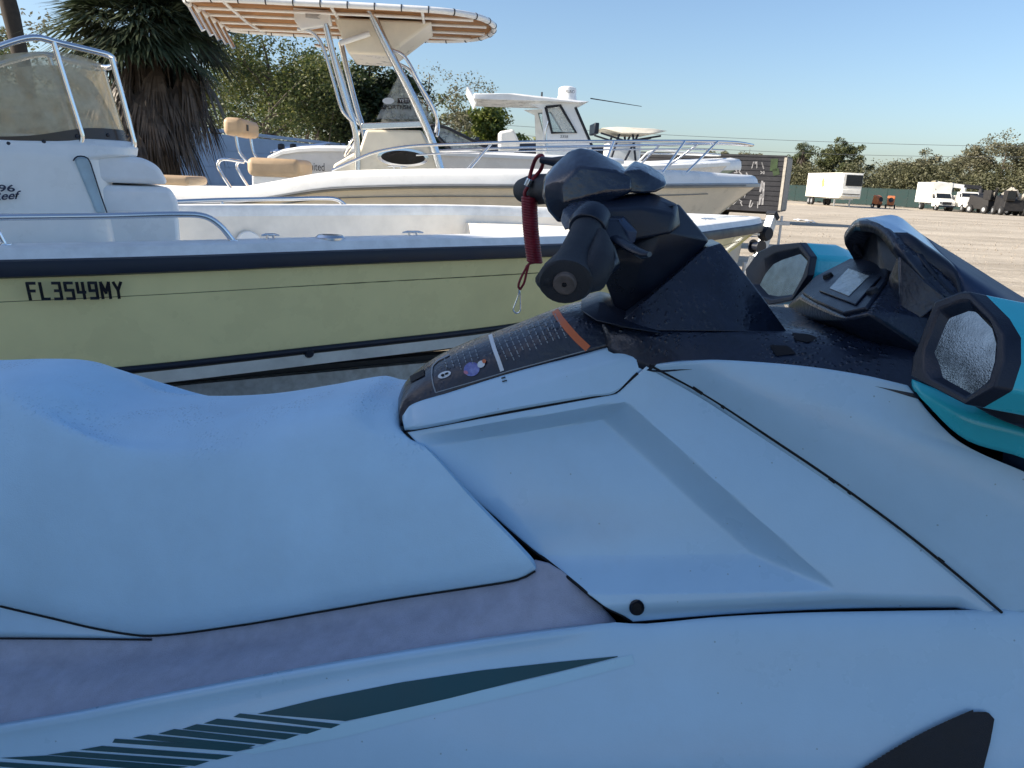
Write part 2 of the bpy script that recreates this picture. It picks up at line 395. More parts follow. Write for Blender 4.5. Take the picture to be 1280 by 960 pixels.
def decal(name, m, top, bot, n=24, k=4, lift=.0015, parent=None, label=None):
    """sheet laid on the body between two lines"""
    a = [Vector((*q, 0)) for q in top]; b = [Vector((*q, 0)) for q in bot]
    a = lin(a, n); b = lin(b, n); rows = []
    for i in range(k):
        r = [on_jet(*(a[j].lerp(b[j], i / (k - 1)))[:2], lift) for j in range(n)]
        rows.append(r)
    mb = MB(); idx = {}
    for i in range(k):
        for j in range(n):
            if rows[i][j] is not None: idx[i, j] = len(mb.v); mb.v.append(rows[i][j])
    for i in range(k - 1):
        for j in range(n - 1):
            c = [(i, j), (i, j + 1), (i + 1, j + 1), (i + 1, j)]
            if all(q in idx for q in c):
                q = [idx[x] for x in c]; e = max((mb.v[q[0]] - mb.v[q[2]]).length, (mb.v[q[1]] - mb.v[q[3]]).length)
                if e < .25: mb.f.append(tuple(q))
    # each connected piece is a part of its own
    comp = list(range(len(mb.v)))
    def root(i):
        while comp[i] != i: comp[i] = comp[comp[i]]; i = comp[i]
        return i
    for f in mb.f:
        for q in f[1:]: comp[root(q)] = root(f[0])
    groups = {}
    for f in mb.f: groups.setdefault(root(f[0]), []).append(f)
    for fs in groups.values():
        ids = sorted({i for f in fs for i in f}); mp = {i: k_ for k_, i in enumerate(ids)}; sub = MB(); sub.v = [mb.v[i] for i in ids]; sub.f = [tuple(mp[i] for i in f) for f in fs]
        if len(fs) < 2 and len(groups) > 1: continue
        sub.build(name, m, parent or jet, 60, face_to=jc, recalc=False)
def seam(line, w, name='seam', m=None, lift=.001, n=40):
    p = lin([Vector((*q, 0)) for q in line], n); a = []; b = []
    for i, q in enumerate(p):
        t = (p[min(i + 1, n - 1)] - p[max(i - 1, 0)]).normalized(); nn = Vector((-t.y, t.x, 0)) * w / 2
        a.append((q + nn)[:2]); b.append((q - nn)[:2])
    return decal(name, m or seam_m, a, b, n, 2, lift)

# seat: from the starboard hem over the top to the port hem
top_line = [(-420, 449), (-200, 449), (0, 450), (60, 448.5), (105, 451), (140, 463), (170, 480), (200, 490), (260, 495), (340, 492), (420, 480), (460, 472.5), (484, 470), (496, 474)]
sr = [
    [(-420, 655, -.23), (0, 762, -.235), (190, 800, -.24), (400, 770, -.24), (600, 738, -.24), (650, 729, -.24), (662, 712, -.24)],
    [(-420, 640, -.25), (-200, 700, -.26), (0, 756, -.265), (60, 770, -.267), (130, 786, -.269), (190, 793, -.27), (300, 780, -.27), (400, 763, -.268), (500, 746, -.266), (600, 731, -.264), (650, 722, -.263), (669, 712, -.262)],
    [(-420, 612, -.268), (0, 730, -.276), (100, 757, -.28), (190, 770, -.282), (300, 760, -.282), (400, 742, -.28), (500, 726, -.277), (600, 709, -.273), (645, 698, -.27), (661, 698, -.265)],
    [(-420, 560, -.265), (0, 640, -.258), (200, 664, -.252), (400, 648, -.247), (520, 628, -.244), (591, 625, -.242)],
    [(-420, 510, -.20), (0, 552, -.208), (200, 576, -.205), (350, 570, -.198), (450, 557, -.195), (534, 562, -.195)],
]
far = [JF.P(x, y, .09) for x, y in top_line]
fe = JF.P(506, 512, -.13)
def fr_row(y, dz):
    return [Vector((q.x, y, q.z + dz)) for q in far] + [Vector((fe.x - .012, y, far[-1].z + dz - .004)), Vector((fe.x, y, far[-1].z + dz - .022))]
topr = [fr_row(-.152, -.022), fr_row(-.09, 0), fr_row(0, .003)]
seat_rows = patch_rows([jp(r) for r in sr] + topr, 130, 60)
seat_all = seat_rows + mirror_y(seat_rows)[::-1][1:]
JSURF.append(BVHTree.FromPolygons(MB().grid(seat_rows).v, MB().grid(seat_rows).f))
# close the nose of the seat by turning it in towards the glove box
nose = [[r[-1], r[-1] + Vector((.004, -r[-1].y * .06, -.004)), r[-1] + Vector((-.01, -r[-1].y * .2, -.02))] for r in seat_all]
seat_all = [r + q[1:] for r, q in zip(seat_all, nose)]
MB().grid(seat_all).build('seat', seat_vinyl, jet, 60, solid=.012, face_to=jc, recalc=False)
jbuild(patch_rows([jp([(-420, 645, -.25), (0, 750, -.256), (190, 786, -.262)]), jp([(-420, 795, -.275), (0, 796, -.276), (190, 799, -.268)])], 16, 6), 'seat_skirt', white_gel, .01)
# grey mat along the side under the seat
mrows = [
    [(-420, 770, -.262), (0, 775, -.262), (190, 782, -.258), (400, 752, -.255), (600, 722, -.253), (668, 700, -.25), (700, 712, -.262), (735, 741, -.28), (770, 776, -.305)],
    [(-420, 815, -.30), (0, 822, -.292), (190, 812, -.282), (300, 800, -.28), (400, 780, -.275), (600, 745, -.268), (672, 722, -.266), (705, 728, -.276), (737, 749, -.29), (770, 778, -.31)],
    [(-420, 900, -.40), (0, 866, -.37), (200, 842, -.355), (400, 808, -.335), (600, 774, -.318), (690, 757, -.31), (770, 780, -.316)],
    [(-420, 985, -.475), (0, 914, -.45), (100, 897, -.442), (200, 877, -.432), (300, 858, -.418), (400, 840, -.403), (500, 822, -.386), (600, 807, -.37), (700, 792, -.35), (770, 782, -.33)],
]
jbuild(patch_rows([jp(r) for r in mrows], 80, 22), 'side_mat', mat_grey, .01)
# hull side
hrows = [
    [(-420, 982, -.483), (0, 911, -.459), (100, 894, -.451), (200, 874, -.441), (400, 837, -.412), (600, 804, -.379), (700, 789, -.359), (768, 778, -.340), (800, 780, -.339), (900, 771, -.342), (1000, 766, -.347), (1100, 764, -.352), (1250, 762, -.358), (1330, 762, -.36), (1600, 770, -.36)],
    [(-420, 990, -.48), (0, 922, -.458), (200, 888, -.44), (400, 850, -.411), (600, 818, -.38), (790, 796, -.352), (1000, 782, -.36), (1250, 779, -.372), (1600, 786, -.37)],
    [(-420, 1080, -.505), (0, 990, -.487), (200, 948, -.466), (400, 906, -.440), (600, 872, -.410), (790, 850, -.378), (1000, 838, -.386), (1250, 838, -.398), (1600, 845, -.39)],
    [(-420, 1250, -.54), (0, 1115, -.52), (200, 1075, -.505), (400, 1040, -.487), (600, 1000, -.462), (790, 972, -.435), (1000, 958, -.44), (1250, 955, -.45), (1600, 960, -.42)],
    [(-420, 1400, -.56), (0, 1300, -.545), (400, 1210, -.52), (790, 1130, -.48), (1000, 1110, -.485), (1250, 1105, -.49), (1600, 1110, -.45)],
]
hull_rows = patch_rows([jp(r) for r in hrows], 110, 44)
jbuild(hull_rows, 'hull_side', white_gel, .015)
edge = hull_rows[-1]
stern_x, bow_x = edge[0].x, edge[-1].x
mb = MB()
for s in (1, -1):
    top = [Vector((q.x, q.y * s, q.z)) for q in edge[::6]]
    rail = [q + Vector((0, -.02 * s * (1 if s == 1 else 1), -.03)) for q in top]
    mid = [Vector((q.x, q.y * .9, max(q.z - .16, .42))) for q in top]
    kl = [Vector((q.x, 0, .36 + max(0, (q.x - .6)) * .25)) for q in top]
    mb.grid([top, rail, mid, kl])
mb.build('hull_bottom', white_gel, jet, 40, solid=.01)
# bow that closes the body beyond the frame
bowsec = [hull_rows[i][-1] for i in (0, 10, 20, 30, 43)]
bt = []
for k in range(7):
    t = k / 6; sc = math.sqrt(max(1 - t * t, 0)) ; dx = .75 * t
    half = [Vector((q.x + dx, q.y * sc, q.z + .0 * t - .10 * t * (1 if i == 0 else .3))) for i, q in enumerate(bowsec)]
    bt.append([Vector((q.x, -q.y, q.z)) for q in half[::-1]] + half)
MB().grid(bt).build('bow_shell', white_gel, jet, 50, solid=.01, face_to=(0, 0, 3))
# dark inner body seen through the gaps
mb = MB()
secs = []
for x, hw, zt, zb in ((-1.9, .2, 1.06, .5), (-1.0, .2, 1.05, .55), (-.8, .2, 1.0, .55), (-.3, .19, 1.06, .6), (-.2, .12, 1.1, .6), (.0, .11, 1.14, .62), (.2, .12, 1.2, .65), (.5, .2, 1.2, .7), (.8, .22, 1.2, .7), (1.5, .2, 1.05, .7)):
    secs.append([Vector((x, -hw - .04, zb)), Vector((x, -hw, zt - .09)), Vector((x, -hw * .5, zt - .03)), Vector((x, hw * .5, zt - .03)), Vector((x, hw, zt - .09)), Vector((x, hw + .04, zb))])
mb.loft(secs).build('inner_body', seam_m, jet, 40)

# large side panel with its sunk field
def coons(top, right, bottom, left, n, m):
    T = cr(top, n); Bm = cr(bottom, n); Lf = cr(left, m); Rr = cr(right, m); g = []
    for i in range(m):
        v = i / (m - 1); row = []
        for j in range(n):
            u = j / (n - 1)
            q = T[j] * (1 - v) + Bm[j] * v + Lf[i] * (1 - u) + Rr[i] * u - (T[0] * ((1 - u) * (1 - v)) + T[-1] * (u * (1 - v)) + Bm[0] * ((1 - u) * v) + Bm[-1] * (u * v))
            row.append(q)
        g.append(row)
    return g
V = lambda l: [Vector(q) for q in l]
def lin3(a): return V(a)
pt = V([(509, 540, -.168), (600, 523, -.18), (700, 505, -.188), (771, 492, -.192)]) 
pt2 = V([(771, 492, -.192), (790, 474, -.19), (808, 458, -.188)])
T = lin(pt, 120)[:-1] + lin(pt2, 61)
Rr = cr(V([(808, 458, -.188), (880, 497, -.22), (960, 550, -.258), (1040, 604, -.292), (1130, 670, -.325), (1200, 727, -.348), (1246, 766, -.36)]), 160)
Bm = cr(V([(792, 787, -.346), (900, 779, -.352), (1000, 774, -.356), (1100, 771, -.36), (1200, 769.5, -.361), (1246, 768, -.361)]), 180)
Lf = cr(V([(509, 540, -.168), (552, 588, -.20), (605, 640, -.236), (668, 694, -.268), (735, 742, -.312), (792, 787, -.346)]), 160)
def seg_d(p, a, b):
    ax, ay = a; bx, by = b; dx, dy = bx - ax, by - ay; L = math.hypot(dx, dy)
    return ((p[0] - ax) * dy - (p[1] - ay) * dx) / L     # signed distance, + on the right-hand side going down the page
pan = []
for i in range(160):
    v = i / 159; row = []
    for j in range(180):
        u = j / 179
        q = T[j] * (1 - v) + Bm[j] * v + Lf[i] * (1 - u) + Rr[i] * u - (T[0] * ((1 - u) * (1 - v)) + T[-1] * (u * (1 - v)) + Bm[0] * ((1 - u) * v) + Bm[-1] * (u * v))
        x, y = q.x, q.y
        dt = (y - (540 - (x - 510) * .163 + 2)) * .98
        dr = -seg_d((x, y), (782, 500), (1050, 738)) * -1
        ln = ((1050 - 782), (738 - 500)); L = math.hypot(*ln)
        dr = ((y - 500) * ln[0] - (x - 782) * ln[1]) / L
        db = 742 - (x - 800) * .02 - y
        lr = lambda a, b, t: min(max((t - a) / (b - a), 0), 1)
        m3 = [lr(4, 20, dt), lr(0, 36, dr), lr(0, 44, db)]
        dep = max(0, -math.log(sum(math.exp(-9 * w_) for w_ in m3)) / 9) * sstep(505, 620, x)
        if min(m3) <= 0: dep = 0
        lip = sstep(0, 34, y - (752 - (x - 797) * .05 if x < 1056 else 739 + (x - 1056) * .04 + max(0, x - 1200) * .5))
        P3 = JF.P(x, y, q.z)
        # belly of the panel plus the sunk field and the turned-under lower lip
        P3 += Vector((0, -.010 * math.sin(math.pi * u) * math.sin(math.pi * v), 0))
        P3 += Vector((0, 1, -.35)).normalized() * (.062 * dep)
        P3 += Vector((0, 1, 0)) * (.026 * lip) 
        row.append(P3)
    pan.append(row)
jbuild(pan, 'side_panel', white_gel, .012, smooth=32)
# forward deck panel
top = V([(815, 457, -.195), (860, 452, -.22), (900, 450, -.235), (1000, 457, -.265), (1080, 469, -.285), (1135, 482, -.30)])
rgt = V([(1135, 482, -.30), (1165, 520, -.315), (1205, 556, -.33), (1300, 600, -.345), (1420, 680, -.352), (1600, 800, -.34)])
bot = V([(1251, 766, -.361), (1330, 766, -.362), (1450, 775, -.355), (1600, 800, -.34)])
lft = V([(815, 457, -.195), (885, 495, -.227), (964, 547.5, -.263), (1045, 603, -.297), (1135, 669, -.329), (1205, 726.5, -.351), (1251, 766, -.361)])
g = coons(top, rgt, bot, lft, 70, 70); rows = []
for i, r in enumerate(g):
    row = []
    for j, q in enumerate(r):
        P3 = JF.P(q.x, q.y, q.z)
        crease = min(j / 69 / (.015 + .055 * i / 69), 1)
        P3 += Vector((0, -.006, .026)) * (crease - 1) * (.35 + .65 * i / 69)
        P3 += Vector((0, -.012, .006)) * (math.sin(math.pi * min(j / 69 * 1.0, 1)) * math.sin(math.pi * i / 69))
        row.append(P3)
    rows.append(row)
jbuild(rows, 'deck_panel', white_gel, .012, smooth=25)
# glove box lid (dark, rounded) and its white side trim
grows = [
    [(500, 532, -.15), (506, 520, -.143), (520, 508, -.14), (560, 493, -.138), (640, 468, -.137), (735, 442, -.137), (772, 431, -.135)],
    [(498, 516, -.135), (505, 500, -.125), (525, 484, -.118), (560, 468, -.116), (640, 438, -.114), (715, 408, -.112), (766, 402, -.11)],
    [(498, 500, -.08), (506, 484, -.07), (530, 464, -.066), (570, 444, -.064), (640, 418, -.062), (705, 393, -.06), (762, 381, -.06)],
    [(499, 492, 0), (508, 476, 0), (532, 455, 0), (572, 434, 0), (640, 408, 0), (700, 386, 0), (758, 372, 0)],
]
gl = patch_rows([jp(r) for r in grows], 50, 18)
glall = gl + mirror_y(gl)[::-1][1:]
b = MB().grid(gl); JSURF.append(BVHTree.FromPolygons(b.v, b.f))
lid = MB().grid(glall).build('glove_box_lid', blk_wet, jet, 60, solid=.012, face_to=jc, recalc=False)
trows = [
    [(503, 520, -.146), (514, 506, -.142), (560, 491, -.14), (640, 466, -.139), (720, 445, -.139), (774, 431, -.139), (779, 433, -.14)],
    [(503, 525, -.158), (520, 522, -.166), (560, 511, -.167), (650, 487, -.169), (740, 460, -.172), (790, 447, -.174), (803, 455, -.176)],
    [(505, 534, -.17), (520, 533, -.178), (560, 526, -.182), (650, 509, -.187), (740, 495, -.193), (770, 490, -.195), (805, 458, -.184)],
    [(506, 538, -.165), (520, 537, -.172), (560, 530, -.176), (650, 513, -.18), (740, 499, -.185), (771, 494, -.186), (808, 460, -.178)],
]
jbuild(patch_rows([jp(r) for r in trows], 60, 16, False), 'glove_box_trim', white_gel, .01, smooth=28)

# black cockpit floor between the panels
crows = [
    [(760, 438, -.15), (808, 463, -.19), (860, 462, -.22), (900, 461, -.235), (1000, 468, -.268), (1080, 480, -.288), (1150, 496, -.31)],
    [(752, 404, -.11), (800, 412, -.145), (900, 413.5, -.155), (985, 415, -.155), (1080, 428, -.19), (1160, 444, -.22)],
    [(744, 374, 0), (800, 388, 0), (900, 398, 0), (1000, 402, 0), (1060, 404, 0), (1120, 408, 0)],
]
cf = patch_rows([jp(r) for r in crows], 40, 16)
b = MB().grid(cf); JSURF.append(BVHTree.FromPolygons(b.v, b.f))
MB().grid(cf + mirror_y(cf)[::-1][1:]).build('cockpit_floor', blk_wet, jet, 60, solid=.01, face_to=jc, recalc=False)

def both(pts): return pts + [Vector((q.x, -q.y, q.z)) for q in pts]
def jhull(name, pts, m, bevel=.006, sym=True, parent=None, segs=3, label=None):
    q = jp(pts); q = both(q) if sym else q
    o = MB().hull(q).build(name, m, parent or jet, 35, bevel=bevel, segs=segs)
    if label: o['label'] = label
    return o
# steering column: fixed cone, neck, upper shell, pad
jhull('steering_cone', [(984, 415, -.15), (900, 414, -.16), (800, 413, -.155), (770, 408, -.14), (787, 390, -.12), (832, 364, -.085), (884, 309, -.07), (901, 304, -.055), (914, 321, -.075), (950, 367, -.11)], blk_wet, .018, segs=4)
jhull('cone_collar', [(724, 388, -.10), (752, 376, -.07), (790, 412, -.17), (830, 418, -.17), (772, 389, -.08), (745, 402, -.15)], blk_pl, .008)
jhull('steering_neck', [(770, 389, -.07), (790, 391, -.075), (832, 363, -.07), (887, 301, -.045), (848, 254, -.05), (816, 318, -.115), (800, 330, -.115), (745, 322, -.085), (760, 345, -.08), (770, 360, -.072), (828, 288, -.115)], blk_pl, .006, segs=4)
jhull('upper_shell', [(704, 266, -.09), (712, 256, -.085), (738, 248, -.075), (815, 241, -.065), (847, 255, -.075), (851, 283, -.09), (838, 292, -.125), (792, 301, -.14), (745, 300, -.14), (712, 290, -.11), (752, 262, -.14), (800, 259, -.135), (843, 268, -.11)], blk_pl, .006, segs=4)
jhull('clamp_cap', [(700, 276, -.15), (703, 262, -.14), (712, 254, -.12), (738, 249, -.12), (748, 262, -.16), (742, 276, -.19), (722, 283, -.20), (706, 288, -.18), (744, 255, -.13)], blk_wet, .006, sym=False)
MB().tube(jp([(742, 272, -.185), (736, 283, -.215), (734, 288, -.225)]), [.033, .036, .033], 20).build('clamp_collar', blk_pl, jet, 40, bevel=.002)
MB().tube(jp([(756, 306, -.235), (762, 330, -.26), (750, 345, -.30)]), [.016, .018, .010], 10).build('lever_housing', blk_pl, jet, 50)
jhull('column_badge_plate', [(818, 243, -.062), (842, 253, -.07), (846, 257, -.09), (828, 260, -.10), (813, 248, -.085)], blk_wet, .002, sym=False)
padL = [(678, 246, -.075), (685, 264, -.08), (698, 279, -.08), (705, 254, -.10), (757, 241, -.105), (790, 240, -.10), (679, 232, -.07), (700, 231, -.095), (724, 208, -.095), (772, 214, -.095), (790, 222, -.09),
        (680, 221, -.02), (690, 209, -.02), (709, 190, -.03), (725, 184.5, -.03), (741, 187.5, -.03), (757, 195, -.03), (776, 204, -.02)]
jhull('handlebar_pad', padL, streak_pl, .0055, segs=3)
padR = [(770, 240, -.09), (806, 242, -.085), (820, 240, -.08), (832, 234, -.06), (834, 229, -.05), (780, 214, -.09), (800, 212, -.08), (826, 225, -.06), (785, 208, -.02), (794, 200.5, -.02), (812, 207, -.02), (831, 220, -.02)]
jhull('handlebar_pad_front', padR, streak_pl, .005, segs=3)
jhull('switch_housing', [(742, 271, -.15), (781, 270, -.15), (797, 290, -.17), (793, 304, -.2), (784, 308, -.22), (757, 303, -.24), (740, 285, -.24), (748, 272, -.22), (778, 274, -.21)], blk_pl, .004, sym=False)
jhull('switch_plate', [(779, 271, -.20), (797, 289, -.2), (794, 303, -.2), (787, 306, -.21), (784, 289, -.215), (772, 274, -.215)], navy, .002, sym=False)
# starboard grip: tapered barrel, palm rest and flared end
gp = jp([(742, 270, -.17), (735, 284, -.22), (728, 300, -.28), (718, 322, -.335), (710, 341, -.375), (706.5, 352, -.40), (706, 354, -.408)])
MB().tube(gp, [.030, .028, .0275, .029, .037, .044, .039], 24, flat=.84).build('grip', blk_rub, jet, 50)
pr = jp([(750, 293, -.26), (752, 312, -.31), (748, 330, -.345), (738, 348, -.375), (728, 360, -.395)])
MB().tube(pr, [.012, .021, .026, .026, .012], 16).build('palm_rest', blk_rub, jet, 60)
pl_ = jp([(700, 322, -.345), (692, 338, -.37), (684, 353, -.395), (682, 360, -.402)])
MB().tube(pl_, [.010, .018, .020, .010], 16).build('palm_rest', blk_rub, jet, 60)
ax = (gp[-1] - gp[-3]).normalized(); gc = gp[-1]
MB().lathe([(.0, .004), (.0035, .004), (.004, .0055), (.0055, .0062), (.016, .0062), (.018, .004), (.0185, -.004)], gc, ax, 24).build('grip_end', mat('dusty_bar_end', (.10, .085, .08), .7, var=.3, scale=60), jet, 30)
MB().lathe([(.0, .0075), (.0032, .0075), (.0036, .004)], gc, ax, 12).build('bar_end_hole', seam_m, jet, 30)
MB().tube(jp([(768, 298, -.22), (780, 305, -.27), (795, 314, -.30), (806, 319, -.315), (812, 318, -.32)]), [.012, .013, .012, .012, .008], 12, flat=.55).build('throttle_lever', blk_pl, jet, 50)
MB().lathe([(0, .004), (.007, .004), (.008, 0), (.008, -.02)], JF.P(763, 313, -.25), (0, -1, .1), 12).build('lever_pivot_bolt', steel, jet, 30)
# port grip and stop switch seen past the pad
MB().tube(jp([(705, 236, .10), (686, 236, .24), (668, 237, .34), (655, 238, .40)]), [.032, .034, .037, .03], 20).build('grip', blk_rub, jet, 50)
MB().tube(jp([(706, 203, .10), (690, 202, .12), (676, 200, .13)]), [.014, .009, .007], 12).build('stop_switch', blk_pl, jet, 40)
# mirrors
def mirror(outer, inner, c, n, back, scale, parent):
    c = JF.P(*c); n = Vector(n).normalized(); bk = Vector(back)
    O = [JF.N(x, y, c, n) for x, y in outer]; I = [JF.N(x, y, c, n) for x, y in inner]
    cen = sum(O, Vector()) / len(O)
    mid = [q + bk * .35 for q in O]; end = [cen + (q - cen) * scale + bk for q in O]
    I2 = [q - n * .012 for q in I]
    k = len(O)
    mo = MB()
    sh = MB().loft([[cen + (q - cen) * 1.0 + bk * .07 for q in O], [cen + (q - cen) * .97 + bk * .5 for q in O], end]).build('mirror_shell', teal, parent, 40, bevel=.01, segs=3)
    # the rim: outer loop, front, turned in to the glass
    Oi = lin(I + [I[0]], k + 1)[:k]
    mb = MB().loft([[q + bk * .085 for q in O], O, [o.lerp(i, .55) for o, i in zip(O, match(O, I))], match(O, I2)], caps=False)
    mb.build('mirror_frame', blk_pl, parent, 35, bevel=.003)
    MB().add(match(O, I2), [tuple(range(k))]).build('mirror_glass', mirror_m, parent, 0, face_to=jc, recalc=False)
    return cen
def match(O, I):
    """points of loop I that lie in the same direction from the middle as those of O"""
    ci = sum(I, Vector()) / len(I); co = sum(O, Vector()) / len(O); L = lin(I + [I[0]], 120); out = []
    for o in O:
        d = (o - co).normalized(); out.append(max(L, key=lambda q: (q - ci).normalized().dot(d)))
    return out
near_o = [(1140, 447), (1147, 430), (1163, 388), (1168, 376), (1200, 364), (1211, 364.5), (1240, 394), (1254, 418), (1254, 450), (1243, 484), (1206, 506), (1152, 478), (1137, 470)]
near_i = [(1161, 438), (1178, 397), (1186, 388), (1211, 385), (1238, 413), (1239, 438), (1228, 480), (1206, 492), (1174, 480), (1168, 454)]
far_o = [(931, 337), (947, 315), (966, 306), (1000, 303), (1013, 321), (1009, 345), (990, 375), (960, 381), (944, 374), (934, 355)]
far_i = [(944, 354), (958, 331), (983, 318), (1004, 314.5), (1007, 327), (989, 367), (958, 370), (950, 359)]
mirror(near_o, near_i, (1195, 435, -.42), (-.86, -.34, .30), (.26, -.05, -.03), .7, jet)
mirror(far_o, far_i, (975, 342, .40), (-.93, -.30, .22), (.2, .07, .0), .6, jet)
jhull('mirror_arm', [(1200, 498, -.40), (1242, 484, -.42), (1285, 503, -.43), (1400, 545, -.43), (1400, 580, -.43), (1285, 529, -.43), (1258, 528, -.42), (1239, 520, -.41), (1240, 500, -.34), (1400, 560, -.34)], blk_pl, .006, sym=False)
trow = [[(1140, 474, -.30), (1206, 500, -.345), (1258, 515, -.37), (1400, 548, -.38)], [(1143, 486, -.315), (1206, 520, -.37), (1280, 540, -.40), (1400, 575, -.41)], [(1150, 497, -.325), (1206, 549, -.37), (1280, 573, -.395), (1420, 640, -.40)]]
jbuild(patch_rows([jp(r) for r in trow], 24, 10), 'teal_side_panel', teal, .012)
# instrument console
pc = JF.P(1062, 358, 0); pn = Vector((-.50, 0, .86)).normalized()
plate = [(1000, 370), (1017, 347), (1064, 323), (1084, 323), (1116, 339), (1111, 357), (1087, 391), (1055, 399), (1013, 378)]
PL = [JF.N(x, y, pc, pn) for x, y in plate]
low = [(983, 384, .20), (999, 396, .10), (1052, 424, -.05), (1105, 448, -.16), (1128, 420, -.20), (1160, 395, -.19), (1118, 335, -.12)]
LW = [q - pn * max((q - pc).dot(pn) + .012, 0) for q in jp(low)]
MB().hull(PL + LW + [q + Vector((.25, 0, -.14)) for q in PL]).build('instrument_console', blk_wet, jet, 30, bevel=.006, segs=3)
MB().hull(jp([(1112, 345, -.10), (1155, 392, -.19), (1186, 372, -.205), (1150, 345, -.18), (1126, 420, -.19), (1100, 400, -.10), (1124, 315, -.15)])).build('console_wing', blk_wet, jet, 30, bevel=.006)
def on_plate(l, lift): return [JF.N(x, y, pc, pn) + pn * lift for x, y in l]
MB().prism(on_plate([(1004, 369), (1020, 349), (1065, 326), (1083, 326), (1112, 341), (1108, 356), (1085, 388), (1055, 395), (1016, 377)], -.002), pn * .009).build('console_plate', blk_pl, jet, 30, bevel=.003)
bz = [(1060, 336), (1104, 351), (1072, 387), (1026, 369)]
MB().prism(on_plate(bz, .007), pn * .004).build('display_bezel', blk_pl, jet, 30, bevel=.002)
MB().prism(on_plate([(1063, 342), (1089, 352), (1064, 377), (1040, 367)], .011), pn * .0015).build('display_screen', mat('wet_display_glass', (.30, .36, .38), .12, var=.2, scale=60, drops=1.0, dscale=220, bump=.2), jet, 20)
for q in ((1037, 350), (1093, 370)):
    c = on_plate([q], .008)[0]
    MB().lathe([(0, .008), (.009, .007), (.011, .0), (.011, -.004)], c, pn, 12).build('console_button', blk_rub, jet, 30)
# cowl ahead of the console
vis = [(1087, 274, 0), (1100, 279, -.05), (1115, 288, -.09), (1123, 309, -.14), (1152, 345, -.17), (1183, 370, -.20), (1190, 385, -.22), (1140, 340, -.06), (1100, 300, 0), (1110, 320, 0)]
arch = [jp([(1074, 276, 0), (1096, 279, -.06), (1112, 290, -.11), (1124, 312, -.155), (1150, 345, -.18), (1180, 372, -.20)]),
        jp([(1086, 273.5, 0), (1106, 279, -.06), (1120, 292, -.11), (1134, 312, -.155), (1162, 345, -.18), (1192, 374, -.20)]),
        jp([(1112, 275, 0), (1130, 285, -.06), (1142, 300, -.11), (1160, 324, -.15), (1190, 352, -.18), (1215, 378, -.20)])]
ar = patch_rows(arch, 18, 8, False); arr = [mirror_y([r])[0][::-1][:-1] + r for r in ar]
MB().grid(arr).build('cowl_visor', blk_wet, jet, 40, solid=.02, face_to=(-2, 0, 3), recalc=False)
bkw = arr[1]; MB().grid([[q + Vector((.035, 0, -.008)) for q in bkw], [Vector((q.x + .12, q.y * .95, 1.22)) for q in bkw]]).build('cowl_back', blk_pl, jet, 40, solid=.01)
hA = jp([(1084, 272.5, 0), (1100, 270, 0), (1116, 268.5, 0), (1128, 273, 0), (1150, 291, 0), (1200, 322, 0), (1280, 372, 0), (1400, 440, 0), (1700, 600, 0)])
hB = jp([(1098, 278, -.06), (1110, 279, -.07), (1124, 283, -.08), (1136, 290, -.09), (1158, 305, -.10), (1208, 336, -.12), (1285, 384, -.15), (1400, 455, -.17), (1700, 650, -.18)])
hC = jp([(1120, 300, -.13), (1128, 306, -.135), (1140, 300, -.14), (1150, 304, -.145), (1164, 314, -.15), (1214, 350, -.19), (1290, 400, -.24), (1400, 480, -.27), (1700, 700, -.28)])
hD = jp([(1130, 330, -.14), (1146, 342, -.15), (1160, 350, -.16), (1172, 358, -.17), (1186, 368, -.18), (1226, 392, -.23), (1300, 440, -.30), (1400, 530, -.35), (1700, 760, -.36)])
for row_, yy, zz in ((hA, 0, 1.02), (hB, -.08, 1.01), (hC, -.15, .99), (hD, -.20, .95)):
    e_ = row_[-1]; row_[-1] = Vector((min(e_.x, 1.25), e_.y, max(e_.z, 1.06))); row_ += [Vector((1.55, yy * 1.25, zz + .03)), Vector((1.75, yy * .8, zz - .06))]
hr = patch_rows([hA, hB, hC, hD], 120, 22)
sk0 = hr[-1][20:]; sk1 = [Vector((q.x + .01, q.y * 1.06 - .01, max(q.z - .24, .84))) for q in sk0]
for s_ in (1, -1):
    f = (lambda rr: rr) if s_ == 1 else mirror_y
    MB().grid(f([sk0, sk1])).build('hood_skirt', navy, jet, 50, solid=.01, face_to=(1, -4 * s_, 2), recalc=False)
kc = min(j for j in range(120) if JF.pix(hr[0][j])[0] > 1150)
wt = [r[:kc + 1] for r in hr[:13]]
for s_ in (1, -1):
    f = (lambda rr: rr) if s_ == 1 else mirror_y
    MB().grid(f([r[kc:] for r in hr])).build('hood_side', navy, jet, 50, solid=.012, face_to=(1, -3 * s_, 4), recalc=False)
    MB().grid(f([r[:kc + 1] for r in hr[12:]])).build('hood_corner', blk_pl, jet, 50, solid=.012, face_to=(1, -3 * s_, 4), recalc=False)
MB().grid([mirror_y([r])[0] for r in wt[::-1]][:-1] + wt).build('hood_tip', white_gel, jet, 50, solid=.012, face_to=(1, 0, 5), recalc=False)
# cockpit details
for l in ([(990, 417), (1012, 419), (1022, 424), (1010, 429), (994, 426)], [(962, 432), (985, 433), (995, 443), (970, 446)]):
    decal('floor_recess', seam_m, l[:2] + [l[2]], [l[0], l[-1], l[-2]], 8, 4, .002)
jhull('console_foot', [(1106, 447, -.17), (1123, 420, -.19), (1140, 428, -.20), (1124, 445, -.20), (1110, 440, -.14)], blk_pl, .004, sym=False)
decal('cup_rim', mat('grey_plastic', (.18, .2, .23), .5), [(966, 378), (981, 374)], [(962, 383), (980, 384)], 6, 3, .002)

